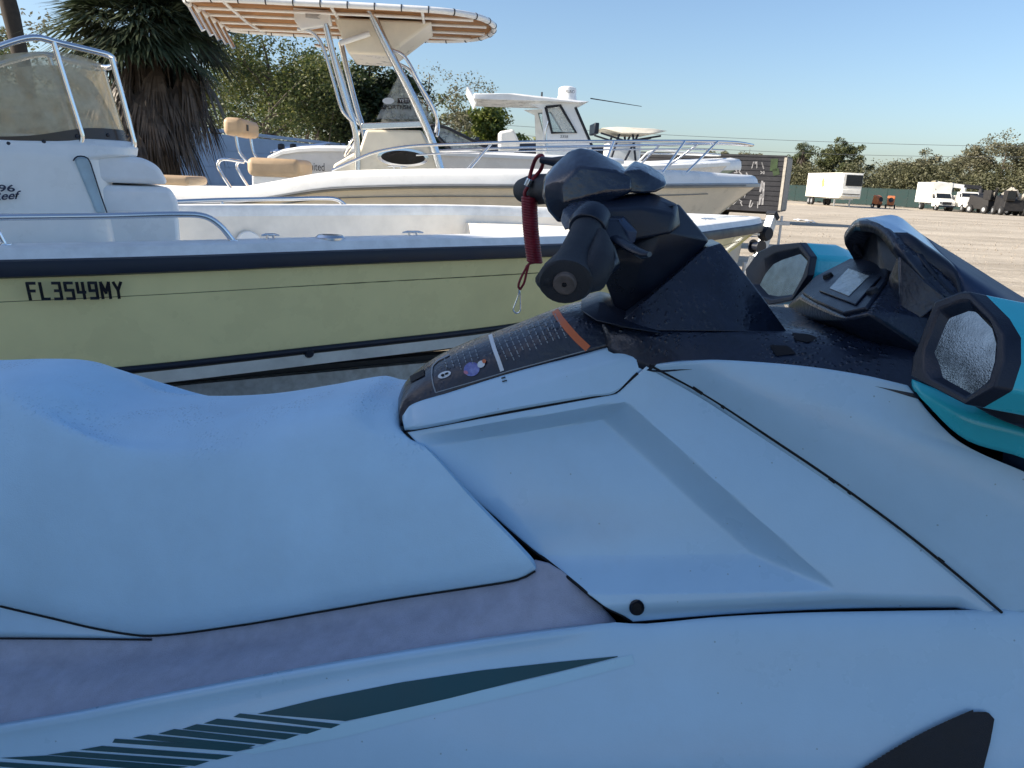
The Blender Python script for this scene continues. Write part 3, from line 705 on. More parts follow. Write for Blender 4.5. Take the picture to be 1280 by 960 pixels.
# seams, decals and fittings laid on the panels
def gasket(pts, r, off=(0, .004, -.003)):
    p = [q + Vector(off) for q in cr(pts, 60)]
    MB().tube(p, r, 8).build('gasket', seam_m, jet, 60); MB().tube([Vector((q.x, -q.y, q.z)) for q in p], r, 8).build('gasket', seam_m, jet, 60)
gasket([r[0] for r in pan[::8]] + [pan[-1][0]], .0032, (-.003, .004, -.001))
gasket(pan[-1][::10] + [pan[-1][-1]], .0014, (0, .001, -.002))
gasket([r[-1] for r in pan[::8]] + [pan[-1][-1]], .0024, (.005, -.005, .004))
gasket(pan[0][:168:9], .003, (0, .002, .001))
gasket(jp(sr[1][2:]), .0022, (0, -.001, -.003))
gasket(jp([(-420, 796, -.274), (0, 797.5, -.276), (100, 798, -.273), (190, 799, -.27)]), .002, (0, -.002, 0))
for a, b in (((866, 484), (878, 492)), ((902, 507), (906, 510)), ((1036, 597), (1044, 603)), ((1060, 614), (1064, 617)), ((1172, 697), (1180, 703))):
    seam([a, b], 4, 'clip_slot', n=6)
decal('sponson_pad', blk_rub, [(1070, 965), (1100, 944), (1150, 917), (1190, 898), (1215, 888), (1232, 888), (1240, 897)], [(1075, 985), (1100, 985), (1150, 985), (1180, 985), (1205, 985), (1222, 975), (1235, 925)], 40, 10, .008)
wavy = []
for i in range(29):
    t = i / 28; p = Vector((1072, 963)).lerp(Vector((1216, 887)), t); wavy.append((p.x, p.y - 8 * math.sin(math.pi * t) * .6))
for i in range(0, 28):
    p = wavy[i]; decal('pad_nub', blk_rub, [(p[0] - 3, p[1] - 2), (p[0] + 2.5, p[1] - 4)], [(p[0] - 2, p[1] + 6), (p[0] + 4, p[1] + 4)], 3, 3, .009)
# dark teal flash with stripes, outlined in a paler film
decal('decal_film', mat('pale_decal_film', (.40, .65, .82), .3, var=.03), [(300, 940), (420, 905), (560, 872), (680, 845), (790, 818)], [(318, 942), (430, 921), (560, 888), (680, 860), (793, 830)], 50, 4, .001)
decal('decal_flash', dk_teal_decal, [(322, 892), (400, 873), (500, 853), (600, 838), (700, 827), (772, 820)], [(432, 901), (480, 891), (560, 873), (640, 853), (700, 839), (772, 821)], 40, 4, .0015)
st = [((292, 896), (300, 891.5), (426, 905), (414, 910)), ((255, 904), (272, 898), (402, 911), (384, 917)), ((228, 911), (246, 905), (374, 918), (357, 924)), ((198, 917), (218, 911), (346, 925), (330, 930)), ((166, 922), (186, 918), (320, 931), (304, 937)), ((141, 928), (144, 923), (318, 934.5), (296, 939)), ((100, 937), (128, 932), (292, 944), (272, 949)), ((60, 943), (90, 939), (262, 951), (244, 957)), ((0, 947), (60, 944), (236, 958), (200, 963)), ((-30, 955), (0, 952), (150, 962), (110, 968))]
for a, b, c, d in st:
    decal('decal_stripe', dk_teal_decal, [b, c], [a, d], 16, 3, .0015)
# bolt hole in the side panel
def disc(px, py, r, name, m, lift, n=16):
    c = on_jet(px, py, lift); pts = [on_jet(px + r * math.cos(2 * math.pi * i / n), py + r * math.sin(2 * math.pi * i / n), lift) for i in range(n)]
    MB().add(pts, [tuple(range(n))]).build(name, m, jet, 0, face_to=jc, recalc=False)
disc(796, 758.5, 9.5, 'bolt_ring', blk_pl, .003); disc(796.5, 759, 6.5, 'bolt_hole', seam_m, .006)
# printing and stripes on the glove box lid
deco = mat('pale_print', (.22, .26, .30), .5, var=.1); decw = mat('white_print', (.62, .68, .74), .45, var=.05); deco2 = mat('orange_print', (.55, .14, .05), .45, var=.1)
seam([(694, 389), (700, 399), (710, 411), (722, 424), (735, 436)], 9, 'orange_band', deco2, .002, 20)
seam([(613, 419), (618, 436), (624, 452), (628, 464)], 5, 'white_band', decw, .002, 16)
seam([(548, 451), (541, 458), (540, 470), (542, 482), (545, 491)], 1.6, 'label_border', deco, .002, 16)
seam([(548, 451), (562, 444)], 2.2, 'label_border', deco, .002, 6)
seam([(545, 491), (590, 478), (640, 463), (734, 438)], 1.2, 'label_border', deco, .002, 30)
rnd = random.Random(3)
for k in range(11):
    x0 = 622 + k * 7.2; y0 = 424 - k * 3.1; L = rnd.uniform(26, 36) - k * .3
    t = 0
    while t < L:
        s_ = rnd.uniform(2.5, 6); e_ = min(t + s_, L)
        seam([(x0 + t * .42 * 1.0, y0 + t * .9), (x0 + e_ * .42, y0 + e_ * .9)], 1.3, 'warning_text', deco, .002, 4); t = e_ + 1.3
for k in range(6):
    x0 = 556 + k * 7.5; y0 = 449 - k * 3.2; L = rnd.uniform(10, 20); t = 0
    while t < L:
        e_ = min(t + rnd.uniform(2, 4), L)
        seam([(x0 + t * .3, y0 + t), (x0 + e_ * .3, y0 + e_)], 1.2, 'warning_text', deco, .002, 4); t = e_ + 1.2
def blob(cx, cy, rx, ry, rot, name, m, lift=.002, n=20):
    pts = []
    for i in range(n):
        t = 2 * math.pi * i / n; x = rx * math.cos(t); y = ry * math.sin(t)
        pts.append(on_jet(cx + x * math.cos(rot) - y * math.sin(rot), cy + x * math.sin(rot) + y * math.cos(rot), lift))
    if all(p is not None for p in pts): MB().add(pts, [tuple(range(n))]).build(name, m, jet, 0, face_to=jc, recalc=False)
blob(556, 469, 8.5, 3.8, -.35, 'emblem_oval', decw); blob(554, 470, 2.2, 1.6, -.35, 'emblem_mark', seam_m, .003); blob(559, 468, 2.6, 1.3, -.35, 'emblem_mark', seam_m, .003)
blob(590, 462, 10, 8.5, -.3, 'round_sticker', mat('violet_blue_print', (.05, .06, .30), .45, col2=(.25, .3, .6), scale=60), .002)
blob(602, 456, 5, 4, -.6, 'sticker_tip', decw, .003); blob(606, 452.5, 2.6, 2.2, -.6, 'sticker_tip', deco2, .004)
blob(583, 466, 3, 2, .4, 'sticker_tip', mat('pink_print', (.5, .2, .3), .5), .003)
decal('lid_latch_slot', seam_m, [(513, 471), (531, 462)], [(514, 479), (531, 470)], 6, 3, .002)
seam([(627, 473.5), (632, 472)], 1.6, 'trim_mark', seam_m, .002, 4); seam([(628, 477.5), (634, 476)], 1.6, 'trim_mark', seam_m, .002, 4)

# jet ski trailer underneath
jt = thing('jet_ski_trailer', 'galvanised trailer carrying the bluish white and teal jet ski', 'trailer', JF)
mb = MB()
for s in (-1, 1): mb.bar((-1.8, .32 * s, .28), (1.9, .32 * s, .28), .06, .08)
for x in (-1.5, -.2, 1.2): mb.bar((x, -.66, .235), (x, .66, .235), .06, .05)
mb.bar((1.9, .32, .28), (2.7, 0, .28), .06, .08); mb.bar((1.9, -.32, .28), (2.7, 0, .28), .06, .08)
mb.build('frame', galv, jt, 30)
for s in (-1, 1):
    MB().bar((-1.6, .3 * s, .365), (1.2, .3 * s, .40), .09, .09).build('bunk', blk_rub, jt, 30)
    MB().lathe([(.10, -.07), (.21, -.075), (.235, -.04), (.235, .04), (.21, .075), (.10, .07)], (-.2, .68 * s, .235), (0, 1, 0), 24).build('wheel', tyre_m, jt, 40)
    MB().tube([(-.2, .60 * s, .235), (-.2, .77 * s, .235)], .09, 16).build('hub', galv, jt, 30)
MB().bar((2.6, 0, .24), (2.6, 0, .005), .05, .05).build('jack_leg', galv, jt, 30)

# stop-switch lanyard: loop, clamp, coil, tail, snap hook
red = mat('red_cord', (.20, .010, .022), .4, var=.2, scale=40)
lan = thing('kill_switch_lanyard', 'red coiled kill switch cord hanging from the handlebar', 'lanyard', loc=(0, 0, 0))
lan.location = JF.o; lan.rotation_euler = (0, 0, JF.a)
yv = .26
lp = cr(jp([(661, 226, yv), (664, 214, yv), (669, 200, yv - .03), (674, 194.5, yv - .06), (678, 195, yv - .07), (679, 200, yv - .06), (676, 212, yv - .01), (668, 222, yv), (663, 228, yv)]), 40)
MB().tube(lp, .0045, 8).build('cord_loop', red, lan, 60)
MB().tube(jp([(663, 224, yv - .01), (659, 233, yv - .01)]), .009, 8).build('crimp', alu, lan, 40, bevel=.001)
c0 = JF.P(661.5, 246, yv); c1 = JF.P(668.5, 327, yv); turns = 25; hp = []
for i in range(turns * 14 + 1):
    t = i / (turns * 14); a_ = 2 * math.pi * i / 14; bend = math.sin(math.pi * t) * .003
    hp.append(c0.lerp(c1, t) + Vector((math.cos(a_) * .0155 - bend, math.sin(a_) * .0155, 0)))
MB().tube(cr(jp([(661, 232, yv), (656, 240, yv), (656, 247, yv)]), 8) , .0042, 8).build('cord_lead', red, lan, 60)
MB().tube(hp, .0043, 6).build('coil', red, lan, 60)
MB().tube(cr([hp[-1]] + jp([(661, 330, yv), (656, 338, yv), (650, 350, yv), (648, 358, yv), (650, 362, yv)]), 14), .0032, 6).build('cord_tail', red, lan, 60)
MB().tube(cr(jp([(661, 330, yv), (658, 342, yv), (655, 354, yv), (650, 362, yv)]), 10), .0032, 6).build('cord_tail', red, lan, 60)
MB().tube(cr(jp([(648.5, 362, yv), (648, 368, yv), (644, 380, yv), (641.5, 387, yv), (645, 391.5, yv), (650, 389, yv), (650.5, 378, yv), (650, 366, yv), (648.5, 362, yv)]), 26), .0017, 6).build('snap_hook', steel, lan, 60)
# ------------------------------------------------------------------ boats
cream = mat('cream_gelcoat', (.76, .70, .58), .33, var=.05, coat=.3)
boat_white = mat('boat_white_gelcoat', (.82, .83, .82), .3, var=.05, scale=4, coat=.3)
dull_white = mat('dull_white_deck', (.78, .80, .80), .5, var=.1, scale=10, bump=.1, bscale=200)
liner_m = mat('cream_liner', (.84, .79, .70), .45, var=.08, scale=5)
yellow_h = mat('pale_yellow_hull', (.93, .80, .40), .28, var=.07, scale=2, coat=.4)
bottom_m = mat('stained_bottom_paint', (.24, .22, .19), .6, var=.25, scale=6)
rub_m = mat('navy_rub_rail', (.010, .014, .028), .45, var=.2)
tan = mat('tan_vinyl', (.46, .34, .22), .5, var=.1, bump=.2, bscale=200)
tan_canvas = mat('tan_canvas', (.35, .175, .07), .8, var=.12, scale=5, bump=.2, bscale=300)
vinyl_w = mat('white_vinyl', (.82, .83, .84), .45, var=.06, bump=.1, bscale=200)
dark_txt = mat('black_lettering', (.01, .01, .015), .4, var=.1)
navy_txt = mat('navy_lettering', (.012, .02, .06), .4, var=.1)
smoked = glass('smoked_screen', (.50, .43, .29), .12, .45, .5)
clear = glass('clear_pane', (.55, .62, .64), .05, .22, .25)

def sweep(path, prof, name, m, parent, closed=False, smooth=40, solid=0, side_lim=True, **kw):
    """sweep a profile [(inward, up)] along a plan path; points keep to their own side of the centreline"""
    k = len(path); rows = []
    nrm = []
    for i in range(k):
        d = path[min(i + 1, k - 1)] - path[max(i - 1, 0)]; d.z = 0; d.normalize(); nrm.append(Vector((-d.y, d.x, 0)))
    for a, h in prof:
        r = []
        for p, n_ in zip(path, nrm):
            q = p + n_ * a + Vector((0, 0, h))
            if side_lim and abs(p.y) > 1e-4 and q.y * p.y < 0: q.y = 0
            r.append(q)
        rows.append(r)
    return MB().grid(rows, close_v=closed).build(name, m, parent, smooth, solid=solid, **kw)
def sheer_path(st, n):
    """starboard stern -> bow -> port stern from stations (x, half beam, z)"""
    s = cr([Vector((x, -b, z)) for x, b, z in st], n)
    for q in s: q.y = min(q.y, 0)
    return s + [Vector((q.x, -q.y, q.z)) for q in s[::-1][1:]]
def hull_sides(st, ch, kl, n, name, m, parent, mb_name, mbm, flare=.5, list_k=0.0, b0=0.0):
    """st: sheer stations, ch: chine stations, kl: keel stations (x, half beam, z)"""
    S = cr([Vector((x, -b, z)) for x, b, z in st], n); Cn = cr([Vector((x, -b, z)) for x, b, z in ch], n); K = cr([Vector((x, -b, z)) for x, b, z in kl], n)
    def lst(q): return Vector((q.x, q.y, q.z + list_k * (q.y + b0)))
    M = [S[i].lerp(Cn[i], .5) + Vector((0, -.04 * flare if False else .03 * flare, 0)) for i in range(n)]
    sides = []
    for s_ in (1, -1):
        f = lambda l: [lst(Vector((q.x, q.y * s_, q.z))) for q in l]
        sides.append((f(S), f(M), f(Cn), f(K)))
    mb = MB(); mb.grid([sides[0][0], sides[0][1], sides[0][2]]); mb.grid([sides[1][0], sides[1][1], sides[1][2]])
    # transom
    a, b = sides; mb.add([a[0][0], a[2][0], a[3][0], b[2][0], b[0][0]], [(0, 1, 2, 3, 4)])
    hull = mb.build(name, m, parent, 50)
    mb = MB(); mb.grid([sides[0][2], sides[0][3]]); mb.grid([sides[1][2], sides[1][3]])
    bot = mb.build(mb_name, mbm, parent, 50)
    return sides, hull, bot
def deck_fill(path, inset, z, name, m, parent, list_k=0, b0=0):
    k = len(path); h = (k + 1) // 2; rows = []
    for i in range(h):
        p, q = path[i], path[k - 1 - i]; w = max(-p.y - inset, 0.001)
        zz = z(p) if callable(z) else z
        rows.append([Vector((p.x, -w, zz + list_k * (-w + b0))), Vector((p.x, 0, zz + list_k * b0)), Vector((p.x, w, zz + list_k * (w + b0)))])
    return MB().grid(rows).build(name, m, parent, 40, face_to=(0, 0, 9), recalc=False)
def pipe(name, pts, r, parent, m=None, n=40, smoothc=True, sides=10):
    p = cr(pts, n) if smoothc and len(pts) > 2 else [Vector(q) for q in pts]
    return MB().tube(p, r, sides).build(name, m or steel, parent, 60)
def text_on(name, body, m, parent, o, ux, uy, h, width=None, lift=.004, italic=0.0, bold=0.0, space=1.0):
    """flat lettering: o = lower left, ux along the line, uy up the letter"""
    cu = bpy.data.curves.new(name, 'FONT'); cu.body = body; cu.size = 1.0; cu.offset = bold; cu.shear = italic; cu.space_character = space; cu.fill_mode = 'BOTH'
    t = bpy.data.objects.new(name, cu); COL.objects.link(t); dg = bpy.context.evaluated_depsgraph_get(); dg.update()
    me = bpy.data.meshes.new_from_object(t.evaluated_get(dg)); bpy.data.objects.remove(t, do_unlink=True)
    xs = [v.co.x for v in me.vertices]; ys = [v.co.y for v in me.vertices]
    if not xs: return None
    x0, x1, y0, y1 = min(xs), max(xs), min(ys), max(ys)
    ux = Vector(ux).normalized(); uy = Vector(uy).normalized(); nn = ux.cross(uy).normalized()
    sy = h / (y1 - y0); sx = (width / (x1 - x0)) if width else sy
    for v in me.vertices:
        v.co = Vector(o) + ux * ((v.co.x - x0) * sx) + uy * ((v.co.y - y0) * sy) + nn * lift
    me.materials.clear(); me.materials.append(m); me.update()
    return link(name, me, parent)
def trailer(name, label, fr, x0, x1, hw, ztop, wheels, gx, parent=None, tongue=1.4, group=None, zf=.42):
    """boat trailer: rails, cross members, bunks, wheels with fenders, tongue, jack"""
    t = thing(name, label, 'trailer', fr, group=group); mb = MB()
    for s in (-1, 1):
        mb.bar((x0, .55 * s, zf), (x1 - 1.2, .55 * s, zf), .06, .11); mb.bar((x1 - 1.2, .55 * s, zf), (x1 + .2, .04 * s, zf), .06, .11)
    for x in [x0 + .3 + i * (x1 - 1.6 - x0) / 3 for i in range(4)]: mb.bar((x, -.53, zf - .003), (x, .53, zf - .003), .05, .07)
    mb.bar((x1 + .1, 0, zf), (x1 + tongue, 0, zf), .08, .10); mb.build('frame', galv, t, 30)
    for s in (-1, 1): MB().bar((x0, .42 * s, ztop - .03), (x1 - 1.4, .42 * s, ztop - .03), .10, .06).build('bunk', mat('grey_bunk_carpet', (.06, .06, .065), .95), t, 30)
    for x in gx:
        MB().bar((x, -hw, .33), (x, hw, .33), .05, .05).build('axle', galv, t, 30)
        for s in (-1, 1):
            w = MB().lathe([(.02, -.085), (.19, -.09), (.30, -.09), (.33, -.06), (.33, .06), (.30, .09), (.19, .09), (.02, .085)], (x, hw * s, .33), (0, 1, 0), 28).build('wheel', tyre_m, t, 40)
            MB().lathe([(.01, .02), (.08, .02), (.17, .0), (.19, -.03)], (x, hw * s + .075 * s, .33), (0, s, 0), 20).build('rim', galv, w, 40)
            f = [Vector((x + .43 * math.cos(a), hw * s, .33 + .43 * math.sin(a))) for a in [math.pi * i / 10 for i in range(11)]]
            MB().grid([[q + Vector((0, -.12, 0)) for q in f], [q + Vector((0, .12, 0)) for q in f]]).build('fender', galv, t, 40, solid=.01)
            if abs(s) == 1: MB().bar((x, hw * s, .75), (x, .55 * s, zf), .04, .04).build('fender_bracket', galv, t, 30)
    MB().bar((x1 + tongue - .2, .09, zf + .2), (x1 + tongue - .2, .09, .01), .055, .055).build('jack', galv, t, 30)
    return t

# ---- yellow bay boat beside the jet ski
B1 = Frame(-2.967, 4.477, 32); LK = .045; B0 = 1.07
b1 = thing('bay_boat', 'pale yellow bay boat with black rub rail and white console', 'boat', B1)
st1 = [(-1.2, 1.03, 1.07), (-.3, 1.06, 1.075), (.6, 1.07, 1.085), (1.7, 1.07, 1.11), (2.78, 1.07, 1.13), (3.3, 1.06, 1.14), (4.0, .95, 1.15), (4.74, .68, 1.16), (5.5, .38, 1.17), (6.05, .16, 1.178), (6.34, .0, 1.18)]
ch1 = [(-1.2, .94, .50), (.46, .97, .52), (1.48, .96, .55), (2.92, .88, .585), (3.9, .68, .63), (4.7, .42, .69), (5.4, .18, .77), (5.75, .0, .84)]
kl1 = [(-1.2, .0, .17), (1.0, .0, .17), (2.5, .0, .19), (3.8, .0, .27), (4.8, .0, .48), (5.4, .0, .66), (5.75, .0, .83)]
sides, hull1, bot1 = hull_sides(st1, ch1, kl1, 46, 'hull', yellow_h, b1, 'hull_bottom', bottom_m, list_k=LK, b0=B0)
def L1(q): return Vector((q.x, q.y, q.z + LK * (q.y + B0)))
path1 = [L1(q) for q in sheer_path(st1, 46)]
sweep(path1, [(-.015, -.035), (-.04, -.025), (-.045, .015), (-.035, .045), (.0, .055), (.0, -.035)], 'rub_rail', rub_m, b1, closed=True)
sweep(path1, [(-.01, .052), (.0, .065), (.02, .098), (.05, .108), (.17, .112), (.20, .105), (.215, .085), (.22, .02)], 'gunwale', dull_white, b1, smooth=35)
sweep(path1, [(.205, .09), (.225, .0), (.24, -.16), (.27, -.34)], 'liner', liner_m, b1, smooth=45)
deck_fill(path1, .25, .80, 'deck', dull_white, b1, LK, B0)
# raised casting deck at the bow, with its step
dk = [q for q in path1[:46] if q.x > 3.35]
deck_rows = [[Vector((q.x, min(q.y + .2, -.001), 1.115 + LK * (q.y + .2 + B0))), Vector((q.x, 0, 1.125 + LK * B0)), Vector((q.x, max(-q.y - .2, .001), 1.115 + LK * (-q.y - .2 + B0)))] for q in dk]
step = [Vector((r.x - .04, r.y, .8)) for r in deck_rows[0]]
MB().grid([step] + deck_rows).build('casting_deck', liner_m, b1, 30)
# accent lines on the topside
def on_side(t, f, s_=-1):
    i = min(int(t * 45), 44); u = t * 45 - i; a = sides[0][0]; b_ = sides[0][2]
    A = a[i].lerp(a[i + 1], u); Bq = b_[i].lerp(b_[i + 1], u); return A.lerp(Bq, f)
def side_line(f0, f1, w, name, m, parent, t0=0.0, t1=1.0, out=.006):
    n = 50; r1 = []; r2 = []
    for i in range(n):
        t = t0 + (t1 - t0) * i / (n - 1); f = f0 + (f1 - f0) * i / (n - 1)
        r1.append(on_side(t, f - w) + Vector((0, -out, 0))); r2.append(on_side(t, f + w) + Vector((0, -out, 0)))
    return MB().grid([r1, r2]).build(name, m, parent, 60, face_to=(2, -5, 1), recalc=False)
mid_line = [sides[0][1][i] for i in range(46)]
MB().tube([q.lerp(sides[0][0][i], .46) + Vector((0, .005, 0)) for i, q in enumerate(mid_line[:44])], .006, 6).build('styling_line', mat('olive_line', (.16, .145, .06), .5), b1, 60)
cpath = [L1(q) for q in cr([Vector((x, -b, z)) for x, b, z in ch1], 46)]
MB().tube([q + Vector((0, -.012, .012)) for q in cpath[:44]], [.018] * 44, 8).build('chine_stripe', rub_m, b1, 60)
sprayr = [[q + Vector((0, -.02, -.012)) for q in cpath], [q + Vector((0, .0, -.085)) for q in cpath], [q + Vector((0, .06, -.10)) for q in cpath]]
MB().grid(sprayr).build('spray_rail', mat('grey_white_boot', (.72, .71, .66), .5, var=.15, scale=5), b1, 50, face_to=(2, -5, 0), recalc=False)
MB().lathe([(0, .03), (.02, .03), (.03, .01), (.032, -.01)], B1.P(386, 441, -.97), (0, -1, -.1), 14).build('drain_fitting', rub_m, b1, 40)
# registration letters on the topside
r0 = B1.P(38, 374, -1.075); r1_ = B1.P(157, 372, -1.075); tip = B1.P(38, 350, -1.105)
GL = {'F': [[(0, 0), (0, 1), (.8, 1)], [(0, .52), (.65, .52)]], 'L': [[(0, 1), (0, 0), (.75, 0)]], '3': [[(0, 1), (.75, 1), (.75, 0), (0, 0)], [(.15, .52), (.75, .52)]], '5': [[(.8, 1), (0, 1), (0, .54), (.78, .54), (.78, 0), (0, 0)]],
      '4': [[(0, 1), (0, .4), (.8, .4)], [(.62, 1), (.62, 0)]], '9': [[(.78, .5), (0, .5), (0, 1), (.78, 1), (.78, 0), (0, 0)]], 'M': [[(0, 0), (0, 1), (.45, .35), (.9, 1), (.9, 0)]], 'Y': [[(0, 1), (.42, .5), (.84, 1)], [(.42, .5), (.42, 0)]]}
adv = {'M': 1.5, 'Y': 1.2}; tot = sum(adv.get(c, 1.36) for c in 'FL3549MY'); cx = 0; uw = (r1_.x - r0.x) / tot
rz_ = (r1_.z - r0.z) / (r1_.x - r0.x)
for c in 'FL3549MY':
    mb = MB()
    for ln in GL[c]:
        q = []
        for gx, gy in ln:
            x = r0.x + (cx + gx - .16 * gy) * uw; q.append(Vector((x, -1.078 - .028 * gy, r0.z + (x - r0.x) * rz_ + gy * .080)))
        for a, b_ in zip(q, q[1:]):
            d_ = (b_ - a).normalized() * .0045; mb.bar(a - d_, b_ + d_, .0135, .006, (0, -1, 0))
    mb.build('registration_letter', dark_txt, b1, 0); cx += adv.get(c, 1.36)
# console
def cons_sec(z, x0, x1, hw, r=.16):
    pts = []
    for (cx, cy, a0) in ((x1 - r, hw - r, 0), (x0 + .05, hw - .05, 90), (x0 + .05, -hw + .05, 180), (x1 - r, -hw + r, 270)):
        rr = r if cx > (x0 + x1) / 2 else .05
        for i in range(5):
            a = R(a0 + i * 22.5); pts.append(Vector((cx + rr * math.cos(a), cy + rr * math.sin(a), z)))
    return pts
MB().loft([cons_sec(.80, -.55, .60, .45), cons_sec(1.30, -.52, .56, .43), cons_sec(1.60, -.48, .56, .42), cons_sec(1.625, -.47, .70, .42), cons_sec(1.67, -.40, .71, .41), cons_sec(1.705, -.10, .69, .38, .2), cons_sec(1.715, .1, .62, .30, .2)]).build('console', boat_white, b1, 35, bevel=.012)
# front seat on the console
def cushion(name, fr, pts, y0, y1, m, parent, bevel=.03, x_shift=0):
    a = [fr.P(px, py, (y0 + y1) / 2) for px, py in pts]
    A = [Vector((q.x, y0, q.z)) for q in a]
    return MB().prism(A, (0, y1 - y0, 0)).build(name, m, parent, 40, bevel=bevel, segs=4)
def seatpad(name, pts, hw=.39):
    MB().hull([Vector((x, y, z)) for x, z in pts for y in (-hw, hw)]).build(name, vinyl_w, b1, 40, bevel=.035, segs=4)
seatpad('back_cushion', [(.44, 1.475), (.44, 1.60), (.50, 1.63), (.72, 1.62), (.80, 1.575), (.845, 1.475)])
seatpad('seat_cushion', [(.48, 1.29), (.46, 1.462), (.85, 1.462), (.885, 1.39), (.90, 1.29)])
MB().prism([B1.P(px, py, -.40) + Vector((0, -.035, 0)) for px, py in ((92, 199), (97, 196), (107, 196), (113, 204), (124, 240), (132, 266), (120, 266))], (0, .08, 0)).build('bolster', mat('pale_blue_vinyl', (.42, .55, .62), .45), b1, 40, bevel=.012, segs=3)
MB().tube(cr([B1.P(px, py, -.40) + Vector((0, -.045, 0)) for px, py in ((91, 201), (95, 196), (104, 195.5), (110, 199), (116, 215), (124, 240), (133, 266))], 24), .004, 6).build('piping', rub_m, b1, 60)
MB().box((.66, 0, 1.02), (.46, .74, .56)).build('seat_base', boat_white, b1, 30, bevel=.03)
# windscreen: curved smoked sheet, dark lower band, bright frame
def ws_pt(t, h):
    """t 0..1 round the console front from starboard aft, h 0..1 up"""
    top = [(-.30, -.40), (.12, -.39), (.36, -.36), (.535, -.26), (.59, 0), (.535, .26), (.36, .36), (.12, .39), (-.30, .40)]
    bot = [(-.22, -.40), (.18, -.40), (.46, -.37), (.63, -.27), (.68, 0), (.63, .27), (.46, .37), (.18, .40), (-.22, .40)]
    ztop = [1.97, 2.10, 2.14, 2.12, 2.10, 2.12, 2.14, 2.10, 1.97]
    zb = [1.62, 1.63, 1.69, 1.70, 1.70, 1.70, 1.69, 1.63, 1.62]
    n = 41
    A = cr([Vector((x, y, z)) for (x, y), z in zip(top, ztop)], n); Bq = cr([Vector((x, y, z)) for (x, y), z in zip(bot, zb)], n)
    i = min(int(t * (n - 1)), n - 2); u = t * (n - 1) - i
    return Bq[i].lerp(Bq[i + 1], u).lerp(A[i].lerp(A[i + 1], u), h)
MB().grid([[ws_pt(t / 40, h / 6) for t in range(41)] for h in range(7)]).build('windscreen', smoked, b1, 60)
MB().grid([[ws_pt(t / 40, h) + Vector((.003, -.004 if t < 20 else .004, 0)) for t in range(41)] for h in (0, .08, .16)]).build('windscreen_band', mat('dark_smoked_band', (.05, .035, .03), .2), b1, 60)
for t in (.13, .2, .27, .34, .43):
    q = ws_pt(t, .08); MB().lathe([(0, .008), (.008, .007), (.011, 0)], q + Vector((.002, -.006, 0)), (.3, -1, 0), 10).build('screen_bolt', rub_m, b1, 40)
fl = [B1.P(-60, 80, -.43), B1.P(0, 58, -.43), B1.P(30, 48.5, -.42), B1.P(48, 47, -.41), B1.P(67, 52, -.38), B1.P(100, 60, -.36), B1.P(134, 68.5, -.32), B1.P(141, 73, -.27)]
pipe('screen_rail', [fl[0] + Vector((-.3, 0, -.14))] + fl + [Vector((fl[-1].x + .03, 0, fl[-1].z)), Vector((fl[-1].x, .27, fl[-1].z)), Vector((fl[-3].x, .36, fl[-3].z)), Vector((fl[3].x, .41, fl[3].z)), Vector((fl[0].x - .3, .43, fl[0].z - .14))], .0165, b1, n=90)
for pts, y in (([(67, 53), (85, 112), (101, 163), (103, 172), (100, 187)], -.385), ([(139.5, 72), (154, 125), (166, 172), (168, 180), (164, 192)], -.30)):
    q = [B1.P(px, py, y) for px, py in pts]
    pipe('screen_strut', [q[0], q[1], q[2], q[3] + Vector((0, 0, 0)), q[4]], .0145, b1, n=30)
    pipe('screen_strut', [Vector((v_.x, -v_.y, v_.z)) for v_ in q], .0145, b1, n=30)
# lettering on the console side
q0 = B1.P(-9, 239.5, -.44); qn = B1.P(18, 231, -.44)
text_on('model_number', '196', navy_txt, b1, Vector((q0.x, -.442, q0.z)), (1, 0, .02), (0, .03, 1), .036, qn.x - q0.x, bold=.02)
q0 = B1.P(-40, 256, -.44); qn = B1.P(28, 250, -.44)
text_on('model_script', 'Bay Reef', navy_txt, b1, Vector((q0.x, -.446, q0.z)), (1, 0, .10), (0, .03, 1), .055, qn.x - q0.x, italic=.35, bold=.02)
# grab rails on both gunwales, cleats, hatch plate
def grab(y, pts, name='grab_rail'):
    q = [B1.P(px, py, y) for px, py in pts]; return pipe(name, q, .0165, b1, n=60)
grab(-.95, [(-140, 305), (-130, 280), (-110, 272.5), (0, 271.5), (130, 270), (235, 268), (258, 271), (275, 282), (291, 301)])
pipe('rail_stanchion', [B1.P(-12, 272, -.95), B1.P(6, 306, -.95)], .013, b1, smoothc=False)
grab(.95, [(180, 254), (275, 250), (360, 248.5), (415, 248), (426, 252), (442, 268)])
pipe('rail_stanchion', [B1.P(275, 250, .95), B1.P(287, 268.5, .95)], .011, b1, smoothc=False)
for (px, py, y) in ((291, 301, -.95), (6, 306, -.95), (442, 268, .95), (287, 268.5, .95)):
    MB().lathe([(0, .008), (.03, .006), (.034, -.01)], B1.P(px, py, y), (0, 0, 1), 14).build('rail_foot', steel, b1, 40)
def cleat(fr, px, py, y, parent, L=.2):
    c = fr.P(px, py, y); o = MB()
    o.tube([c + Vector((-L / 2, 0, .021)), c + Vector((-L / 4, 0, .025)), c + Vector((L / 4, 0, .025)), c + Vector((L / 2, 0, .021))], [.004, .008, .008, .004], 8)
    for s in (-1, 1): o.tube([c + Vector((s * L / 5, 0, -.02)), c + Vector((s * L / 6, 0, .024))], .008, 8)
    return o.build('cleat', steel, parent, 50)
cleat(B1, 338, 299, -.95, b1, .10)
MB().lathe([(0, .018), (.07, .016), (.085, .002), (.085, -.01)], B1.P(413, 297, -.96), (0, 0, 1), 24).build('rod_holder', alu, b1, 40)
MB().lathe([(0, .02), (.045, .018), (.05, .01), (.05, -.01)], B1.P(413, 297, -.96), (0, 0, 1), 20).build('rod_holder_cap', blk_pl, b1, 40)
